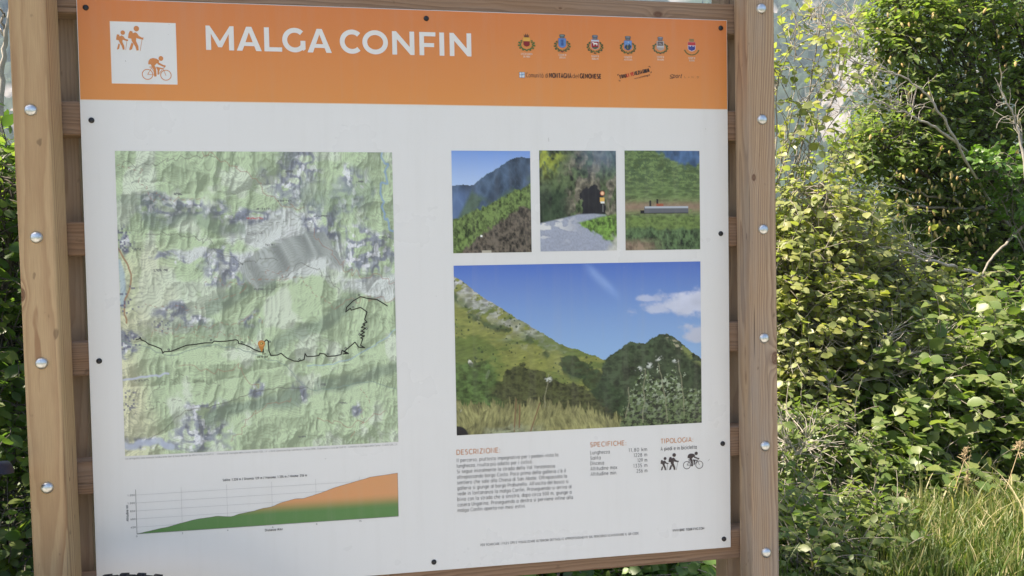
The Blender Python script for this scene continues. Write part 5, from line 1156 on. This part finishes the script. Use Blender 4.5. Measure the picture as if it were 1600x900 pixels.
# hanging hop-like seed clusters
bm = bmesh.new(); bmesh.ops.create_icosphere(bm, subdivisions=2, radius=1)
for v_ in bm.verts: v_.co = Vector((v_.co.x * .42 * (1 + .18 * math.sin(v_.co.z * 16)), v_.co.y * .42 * (1 + .18 * math.sin(v_.co.z * 16 + 1)), v_.co.z - .9))
cl_me = from_bm('seed_cluster', bm, False); cl_me.materials.append(leaf_mat('hop_cluster', [(.42, .36, .15), (.50, .42, .20), (.55, .36, .16)], 'object', .3, .6))
rng = np.random.RandomState(4)
spots = [(rng.uniform(1400, 1545), rng.uniform(258, 372)) for _ in range(105)] + [(rng.uniform(1350, 1600), rng.uniform(5, 250)) for _ in range(75)] + [(rng.uniform(1480, 1600), rng.uniform(370, 470)) for _ in range(30)]
for (px, py) in spots:
    p_ = seen(px, py, 4.78 + rng.uniform(-.1, .25)); o = link('seed_cluster', cl_me, [], tree, p_ - tree.location); s = rng.uniform(.016, .027); o.scale = (s, s, s * 1.15); o.rotation_euler = (rng.uniform(-.4, .4), rng.uniform(-.4, .4), rng.uniform(0, 6))
# large-leaved hazel, lower right
plant('large_leaved_shrub', (4.0, 2.7, 0), 'dense dark green shrub with large rounded leaves in the lower right, behind the grass', 'shrub',
      [B(1440, 570, 2.7, .32, .3, .20, 55), B(1540, 560, 2.7, .34, .3, .26, 70), B(1600, 520, 2.8, .3, .3, .24, 50), B(1420, 660, 2.6, .34, .3, .22, 80), B(1520, 670, 2.6, .36, .3, .24, 90), B(1600, 650, 2.6, .3, .3, .3, 70),
       B(1460, 745, 2.35, .34, .25, .20, 95), B(1560, 740, 2.35, .34, .25, .22, 95), B(1400, 780, 2.2, .2, .2, .16, 60), B(1640, 600, 2.7, .4, .4, .6, 80), B(1380, 740, 2.6, .26, .3, .26, 60)],
      'hazel', .072, MID[1:]+[(.18,.22,.06)], 14, dens=1.7, single=300, stem_r=.014, upness=1.1, outness=.5, per=6, twig=(.22, .42), branch_vis=.25)
plant('ivy', tuple(seen(1610, 420, 4.6)), 'bright fresh green ivy leaves climbing at the right edge, halfway up', 'ivy',
      [B(1560, 262, 4.6, .16, .15, .12, 36), B(1590, 300, 4.6, .16, .15, .14, 40), B(1540, 250, 4.6, .12, .12, .06, 18), B(1600, 345, 4.6, .1, .15, .14, 20)], 'oval', .055, FRESH, 15, single=200, per=8, stem_r=.006, upness=.5, outness=.6, twig=(.1, .2), trans=.35)
# brambles low behind the right post and under the board
plant('bramble_bush', (2.5, 1.9, 0), 'low bramble thicket of small bright leaves at the foot of the right post', 'bramble',
      [B(1240, 700, 2.2, .22, .25, .18, 70), B(1300, 690, 2.3, .24, .25, .16, 70), B(1235, 790, 2.0, .2, .25, .18, 80), B(1310, 780, 2.1, .24, .25, .18, 90), B(1370, 810, 2.1, .2, .25, .16, 60), B(1250, 880, 1.8, .2, .22, .14, 70), B(1330, 880, 1.9, .2, .22, .12, 60), B(1190, 800, 2.0, .2, .25, .3, 60), B(1245, 890, 1.35, .16, .2, .13, 120), B(1310, 890, 1.4, .18, .2, .12, 130), B(1365, 885, 1.5, .14, .2, .10, 80), B(1300, 845, 1.7, .2, .2, .15, 90), B(1230, 840, 1.6, .14, .2, .15, 80), B(1370, 840, 1.7, .12, .2, .14, 70)],
      'oval', .044, MID[1:] + [(.20, .24, .09)], 16, single=300, stem_r=.006, per=8, twig=(.14, .28), upness=.9, outness=.6, branch_vis=.3)
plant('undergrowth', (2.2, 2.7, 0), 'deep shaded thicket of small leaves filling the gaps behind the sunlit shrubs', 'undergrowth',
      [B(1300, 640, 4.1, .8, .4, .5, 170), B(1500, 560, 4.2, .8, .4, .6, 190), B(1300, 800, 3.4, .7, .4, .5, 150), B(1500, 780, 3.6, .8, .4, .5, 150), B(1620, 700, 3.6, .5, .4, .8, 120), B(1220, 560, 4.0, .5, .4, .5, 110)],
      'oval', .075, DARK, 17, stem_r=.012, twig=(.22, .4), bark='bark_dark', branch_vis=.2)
# behind the board, seen below the bottom plank and from the side
plant('hedge_shrub', (.8, 2.9, 0), 'green shrub growing behind the middle of the board, its foot showing under the bottom plank', 'shrub',
      [((.1, 2.9, .9), (.5, .4, .7), 90), ((.9, 3.1, 1.0), (.5, .4, .8), 100), ((1.6, 3.0, .9), (.5, .4, .7), 100), ((.9, 2.3, .35), (.5, .3, .25), 70), ((1.6, 2.3, .3), (.4, .3, .25), 70), ((.3, 2.4, .35), (.4, .3, .25), 50)],
      'oval', .065, MID, 18, stem_r=.014)
plant('weed_patch', (1.2, 1.5, 0), 'leafy weeds in the grass right under the bottom plank', 'weeds',
      [B(700, 905, .95, .16, .12, .06, 60), B(790, 900, 1.0, .16, .12, .07, 70), B(880, 897, 1.0, .16, .15, .07, 70), B(965, 890, 1.05, .14, .15, .07, 70), B(1040, 888, 1.1, .12, .15, .07, 60), B(1090, 885, 1.1, .08, .15, .07, 30), B(1160, 880, 1.3, .10, .15, .09, 30)], 'hazel', .048, [(.06, .12, .03), (.10, .19, .045), (.16, .27, .07), (.22, .30, .09)], 19, single=200, stem_r=.003, twig=(.06, .13), per=6, outness=.6)
# left edge: backlit bushes and a leaning trunk
plant('backlit_shrub', (-1.4, 2.4, 0), 'dark backlit bushes left of the left post with a few glowing leaves', 'shrub',
      [B(5, 320, 2.2, .2, .2, .24, 70), B(10, 250, 2.5, .2, .2, .1, 26), B(0, 430, 2.3, .25, .25, .3, 110), B(15, 560, 2.2, .22, .25, .3, 110), B(10, 680, 2.1, .22, .25, .28, 100), B(20, 800, 2.0, .22, .25, .26, 90), B(20, 880, 1.8, .2, .2, .16, 60), B(-60, 500, 2.4, .3, .3, .9, 140)],
      'oval', .058, DARK[1:] + [(.20, .26, .07)], 20, single=220, stem_r=.014, bark='bark_dark', branch_vis=.4, twig=(.18, .34), trans=.6)
plant('background_thicket', (-2.2, 4.0, 0), 'thicket in deep shade further back at the left edge', 'thicket',
      [B(0, 500, 3.8, .7, .4, .9, 260), B(0, 780, 3.4, .6, .4, .6, 200), B(10, 330, 3.6, .3, .3, .3, 60)], 'oval', .08, DARK, 21, stem_r=.015, bark='bark_dark')
lt = thing('leaning_tree', (seen(-20, 640, 3.0).x, 3.0, 0), 'thin leaning tree with pale bark at the top left edge of the view', 'tree')
limb(lt, [tuple(Vector(lt.location) + Vector((0, 0, -.1))), tuple(seen(-12, 420, 3.0)), tuple(seen(0, 200, 3.0)), tuple(seen(5, 100, 3.0)), tuple(seen(12, 40, 3.0)), tuple(seen(30, -60, 3.0))], .019, .008, M['dead'], 'trunk', wob=.003, seed=8)
limb(lt, [tuple(seen(9, 50, 3.0)), tuple(seen(4, 22, 3.0)), tuple(seen(-6, 8, 3.0))], .008, .003, M['bark_grey'], seed=9); limb(lt, [tuple(seen(7, 55, 3.0)), tuple(seen(-4, 45, 3.0)), tuple(seen(-14, 38, 3.0))], .006, .003, M['dead'], seed=10)
# unseen tree added behind the left of the board, crown placed to shade it
plant('added_shade_tree', (-2.9, 1.6, 0), 'unseen leafy tree added behind the left side to shade the board', 'tree',
      [((-1.9, .35, 4.4), (.8, .38, .5), 360), ((-1.0, .3, 4.5), (.8, .35, .5), 400), ((-.2, .3, 4.5), (.7, .33, .45), 340), ((-2.6, 1.2, 3.9), (.6, .8, .7), 200), ((-1.2, 1.4, 4.9), (1.0, .7, .5), 220)],
      'oval', .10, DARK, 22, stem_r=.06, bark='bark_dark', twig=(.3, .5), branch_vis=.1)

# the wood edge beyond the near shrubs, hidden from the front but there when one steps aside
rng = np.random.RandomState(60); LPs = []; Ns = []
for _ in range(120):
    x = rng.uniform(-10, 13); y = 7.2 + rng.uniform(-.8, 1.6) + .02 * x * x; hz_ = rng.uniform(.5, 1.25) * (1.0 if -2 < x < 9 else 2.6)
    q = nrm(rng.normal(size=(300, 3))) * (rng.uniform(0, 1, (300, 1)) ** .3); LPs.append(np.array([x, y, hz_ * .35]) + q * np.array([.8, .6, hz_ * .75])); Ns.append(q)
LPs = np.concatenate(LPs); Ns = np.concatenate(Ns); k_ = LPs[:, 2] > -.1; LPs, Ns = LPs[k_], Ns[k_]
V, F, kk = place_leaves('oval', LPs, rng.normal(0, 1, LPs.shape), np.array([0, 0, .8]) + Ns * .6 + rng.normal(0, .4, LPs.shape), rng.uniform(.06, .15, len(LPs)))
we = link('woodland_edge', mesh_np('woodland_edge', V, F, False, tint=np.repeat(rng.beta(2, 2, len(LPs)), kk)), leaf_mat('woodland_leaf', DARK + [(.17, .22, .07)], 'tint', .45)); tag(we, 'continuous mass of green bushes along the wood edge behind the shrubs', 'bushes', kind='stuff')

# ---- bare grey branches
def dead_bush(name, label, main, subs, seed):
    rng = np.random.RandomState(seed); t0 = seen(*main[0]); T = thing(name, tuple(t0), label, 'dead branch')
    mp = smooth_path([tuple(seen(*p)) for p in main], 8); V, F = tube(mp + np.cumsum(rng.normal(0, .006, mp.shape), 0) - np.array(t0), np.linspace(.0125, .003, len(mp)) * (1 + rng.uniform(-.18, .18, len(mp))), 7); link('branch', mesh_np('branch', V, F, True), M['dead'], T)
    for sb in subs:
        q = smooth_path([tuple(seen(*p)) for p in sb], 6); q = q + np.cumsum(rng.normal(0, .003, q.shape), 0)
        V, F = tube(q - np.array(t0), np.linspace(.0055, .0016, len(q)), 5); link('branch', mesh_np('branch', V, F, True), M['dead'], T)
    pl = Pile()
    for path in [mp] + [smooth_path([tuple(seen(*p)) for p in sb], 6) for sb in subs]:
        for _ in range(22):
            i = rng.randint(len(path) // 3, len(path)); d = nrm(path[min(i + 1, len(path) - 1)] - path[max(i - 2, 0)]) + rng.normal(0, .55, 3); d = nrm(d); pts = [path[i]]
            for s_ in range(4): d = nrm(d + rng.normal(0, .25, 3)); pts.append(pts[-1] + d * rng.uniform(.03, .07))
            pl.add(*tube(np.array(pts) - np.array(t0), np.linspace(.0026, .0011, 5), 4))
    link('twigs', pl.mesh('twigs'), M['dead'], T)['kind'] = 'stuff'; return T
D_ = 4.3
dead_bush('dead_branch', 'long bare grey branch slanting up to the left across the dark tree', [(1560, 330, D_ + .9), (1515, 255, D_ + .2), (1480, 185, D_), (1445, 145, D_), (1400, 118, D_), (1370, 98, D_), (1345, 80, D_), (1325, 60, D_)],
          [[(1372, 100, D_), (1330, 95, D_), (1310, 72, D_), (1292, 45, D_), (1284, 20, D_)], [(1345, 78, D_), (1345, 60, D_), (1328, 45, D_), (1318, 20, D_)], [(1330, 45, D_), (1330, 28, D_)], [(1400, 118, D_), (1360, 108, D_), (1330, 92, D_), (1302, 62, D_), (1295, 40, D_)], [(1312, 60, D_), (1290, 48, D_), (1272, 30, D_)]], 31)
dead_bush('dead_branch', 'shorter bare grey branch below the first, pointing left over the white cliff', [(1530, 255, D_ + .7), (1480, 212, D_ + .1), (1436, 186, D_ - .1), (1405, 170, D_ - .1), (1372, 152, D_ - .1), (1345, 140, D_ - .1), (1318, 125, D_ - .1)],
          [[(1372, 152, D_ - .1), (1365, 135, D_ - .1), (1345, 120, D_ - .1)], [(1345, 140, D_ - .1), (1322, 140, D_ - .1), (1300, 138, D_ - .1)], [(1380, 160, D_ - .1), (1350, 163, D_ - .1), (1310, 175, D_ - .1)], [(1420, 178, D_ - .1), (1425, 168, D_ - .1), (1400, 158, D_ - .1)]], 32)
dead_bush('dead_branch', 'bare crooked branch tangle in the middle of the pale hazel', [(1330, 700, 2.9), (1312, 640, 2.7), (1300, 605, 2.6), (1285, 590, 2.6), (1262, 580, 2.6), (1240, 575, 2.6)],
          [[(1300, 600, 2.6), (1330, 592, 2.6), (1370, 575, 2.6), (1410, 560, 2.6)], [(1340, 585, 2.6), (1370, 545, 2.6), (1398, 518, 2.6)], [(1375, 568, 2.6), (1420, 555, 2.6), (1465, 535, 2.6)], [(1300, 605, 2.6), (1270, 560, 2.6), (1240, 545, 2.6)], [(1310, 600, 2.6), (1380, 590, 2.6), (1430, 572, 2.6)]], 33)
dead_bush('dead_branch', 'pale broken branch lying level across the hazel at mid height', [(1560, 440, 3.9), (1510, 420, 3.3), (1475, 407, 3.0), (1440, 398, 3.0), (1385, 382, 3.0), (1345, 370, 3.0), (1270, 352, 3.0)],
          [[(1385, 395, 3.0), (1360, 376, 3.0), (1350, 370, 3.0)], [(1345, 374, 3.0), (1310, 352, 3.0), (1276, 340, 3.0)], [(1450, 402, 3.0), (1425, 385, 3.0), (1415, 378, 3.0)]], 34)
dead_bush('dead_branch', 'bare brown stem rising at the right edge of the view', [(1606, 300, 4.0), (1597, 225, 4.0), (1583, 178, 4.0), (1562, 136, 4.0)], [], 35)
dead_bush('dead_branch', 'crooked brown twig low beside the right post', [(1222, 713, 2.0), (1240, 712, 2.0), (1258, 700, 2.0), (1260, 682, 2.0)], [[(1245, 710, 2.0), (1235, 695, 2.0), (1225, 690, 2.0)]], 36)
dead_bush('bramble_cane', 'dark arching bramble cane beside the right post near the ground', [(1222, 783, 1.9), (1255, 785, 1.9), (1290, 800, 1.9), (1308, 820, 1.9), (1318, 850, 1.9)], [], 37)

# ---- grass
def blades(n, fx, hgt, seed, cols, name, label, dry=.3, wid=.0042, lean=.5):
    rng = np.random.RandomState(seed); P = fx(rng, n); n = len(P)
    h = hgt * rng.uniform(.45, 1.15, n); a = rng.uniform(0, 2 * PI, n); ln = rng.uniform(.1, 1, n) * lean; dx = np.stack([np.cos(a), np.sin(a)], 1); w = wid * rng.uniform(.6, 1.3, n)
    pr = np.stack([-np.sin(a + rng.normal(0, .8, n)), np.cos(a + rng.normal(0, .8, n))], 1); S = 5; V = np.zeros((n, (S + 1) * 2, 3))
    for s in range(S + 1):
        t_ = s / S; off = ln * h * t_ ** 2; zz = h * (t_ - .32 * ln * t_ ** 2.5); ww = w * (1 - t_ ** 1.6) + .0004
        c = P[:, :2] + dx * off[:, None]
        for k_, sg in ((0, -1), (1, 1)): V[:, s * 2 + k_, :2] = c + pr * (sg * ww)[:, None]; V[:, s * 2 + k_, 2] = P[:, 2] + zz
    F = np.array([[2 * s, 2 * s + 1, 2 * s + 3, 2 * s + 2] for s in range(S)]); m = (S + 1) * 2
    F = (F[None] + (np.arange(n) * m)[:, None, None]).reshape(-1, 4); tint = np.where(rng.rand(n) < dry, rng.uniform(.7, 1, n), rng.uniform(0, .6, n))
    o = link(name, mesh_np(name, V.reshape(-1, 3), F, False, tint=np.repeat(tint, m)), leaf_mat(name + '_blade', cols, 'tint', .4, .5)); return tag(o, label, 'grass', kind='stuff')
GC = [(.05, .10, .02), (.085, .14, .03), (.12, .17, .045), (.16, .18, .06), (.34, .30, .15), (.46, .40, .24)]
def patch(x0, x1, y0, y1):
    def f(rng, n): x = rng.uniform(x0, x1, n); y = rng.uniform(y0, y1, n); return np.stack([x, y, ground_z(x, y) - .01], 1)
    return f
def wedge(y0, y1, k):
    def f(rng, n):
        y = rng.uniform(y0, y1, n); x0 = .573 + k * (y + 1.7); x = x0 + rng.uniform(0, 1, n) ** 1.1 * (4.3 - x0); return np.stack([x, y, ground_z(x, y) - .01], 1)
    return f
blades(9000, patch(-3.2, 4.2, .25, 2.4), .11, 41, GC, 'short_grass', 'short green grass on the ground behind the board', .12)
blades(6500, wedge(1.05, 1.95, .70), .135, 42, GC, 'tall_grass', 'tall green and straw coloured grass at the lower right', .2, wid=.0030, lean=.75)
blades(1500, patch(.9, 2.1, 1.0, 2.0), .26, 43, GC, 'verge_grass', 'grass tufts showing under the bottom plank', .15)
blades(300, wedge(1.3, 2.05, .73), .27, 47, [(.14, .18, .06), (.2, .22, .08), (.34, .30, .15), (.46, .40, .24)], 'long_grass', 'sparse long straw coloured blades standing above the grass at the lower right', .55, wid=.0028, lean=.9)
blades(6000, patch(2.0, 4.2, .9, 1.7), .06, 46, GC, 'low_grass', 'low dense grass between the brambles and the tall grass', .2)
blades(12000, patch(-7, 9, 2.3, 8), .16, 48, GC, 'meadow_grass', 'meadow grass between the near shrubs and the wood edge', .2, wid=.007)
blades(3000, patch(-4, 5.5, -.48, .2), .06, 44, GC, 'trodden_grass', 'short trodden grass along the foot of the board', .3)
# dry flower stalks above the grass
def stalk(pts, label, seed, head=.05):
    rng = np.random.RandomState(seed); p0 = seen(*pts[0]); T = thing('dry_stalk', tuple(p0), label, 'dry stalk', 'dry stalks above the tall grass')
    q = smooth_path([tuple(seen(*p)) for p in pts], 6); V, F = tube(q - np.array(p0), np.linspace(.0028, .0012, len(q)), 5); link('stem', mesh_np('stem', V, F, True), M['straw'], T)
    pl = Pile()
    for _ in range(46):
        tt_ = rng.uniform(0, 1); c = q[-1] + (q[-3] - q[-1]) * tt_ * 1.6 - np.array(p0); d = nrm(rng.normal(0, 1, 3) + np.array([0, 0, .6])); pl.add(*tube([c, c + d * head * (.3 + .5 * (tt_)) * .5, c + d * head * (.3 + .6 * tt_)], [.0008, .0022, .0007], 4))
    link('seed_head', pl.mesh('seed_head'), M['straw'], T)
M['straw'] = bark_mat('straw', (.28, .20, .11), (.42, .33, .2), 90)
stalk([(1478, 800, 1.9), (1500, 740, 1.9), (1512, 700, 1.9)], 'dry brown flower stalk left of centre above the tall grass', 1, .05); stalk([(1560, 800, 1.9), (1585, 725, 1.9), (1596, 690, 1.9)], 'dry brown flower stalk at the right edge above the tall grass', 2, .055)
stalk([(1505, 830, 1.9), (1512, 780, 1.9), (1512, 735, 1.9)], 'short dry stalk between the two taller dry stalks', 3, .03); stalk([(1408, 830, 1.8), (1412, 800, 1.8), (1417, 765, 1.8)], 'single pale straw stalk left of the tall grass', 4, .02)
# white flowers beside the post
M['petal'] = simple('white_petal', (.72, .73, .68), rough=.7)
def umbel(px, py, y, r, label, seed):
    rng = np.random.RandomState(seed); p0 = seen(px, py, y); g0 = Vector((p0.x + .02, p0.y, 0)); T = thing('white_flower', tuple(g0), label, 'flower'); pl = Pile(); c = np.array(p0 - g0)
    V, F = tube([(0, 0, 0), c * .5 + np.array([.01, 0, 0]), c - np.array([0, 0, r])], .002, 5); link('stem', mesh_np('stem', V, F, True), M['leafstem'], T)
    for _ in range(60):
        d = nrm(rng.normal(0, 1, 3) * np.array([1, 1, .5]) + np.array([0, -.2, .6])) * r * rng.uniform(.7, 1); pl.add(*tube([c - np.array([0, 0, r * .6]), c + d * .6, c + d], [.0006, .0008, .0034], 4)); 
    link('flower_head', pl.mesh('flower_head'), M['petal'], T)
M['leafstem'] = simple('green_stem', (.09, .13, .04), rough=.6)
umbel(1227, 880, 1.5, .022, 'whitish flower head against the right post near its foot', 1); umbel(1290, 876, 1.6, .016, 'small white flower right of the post in the low brambles', 2)
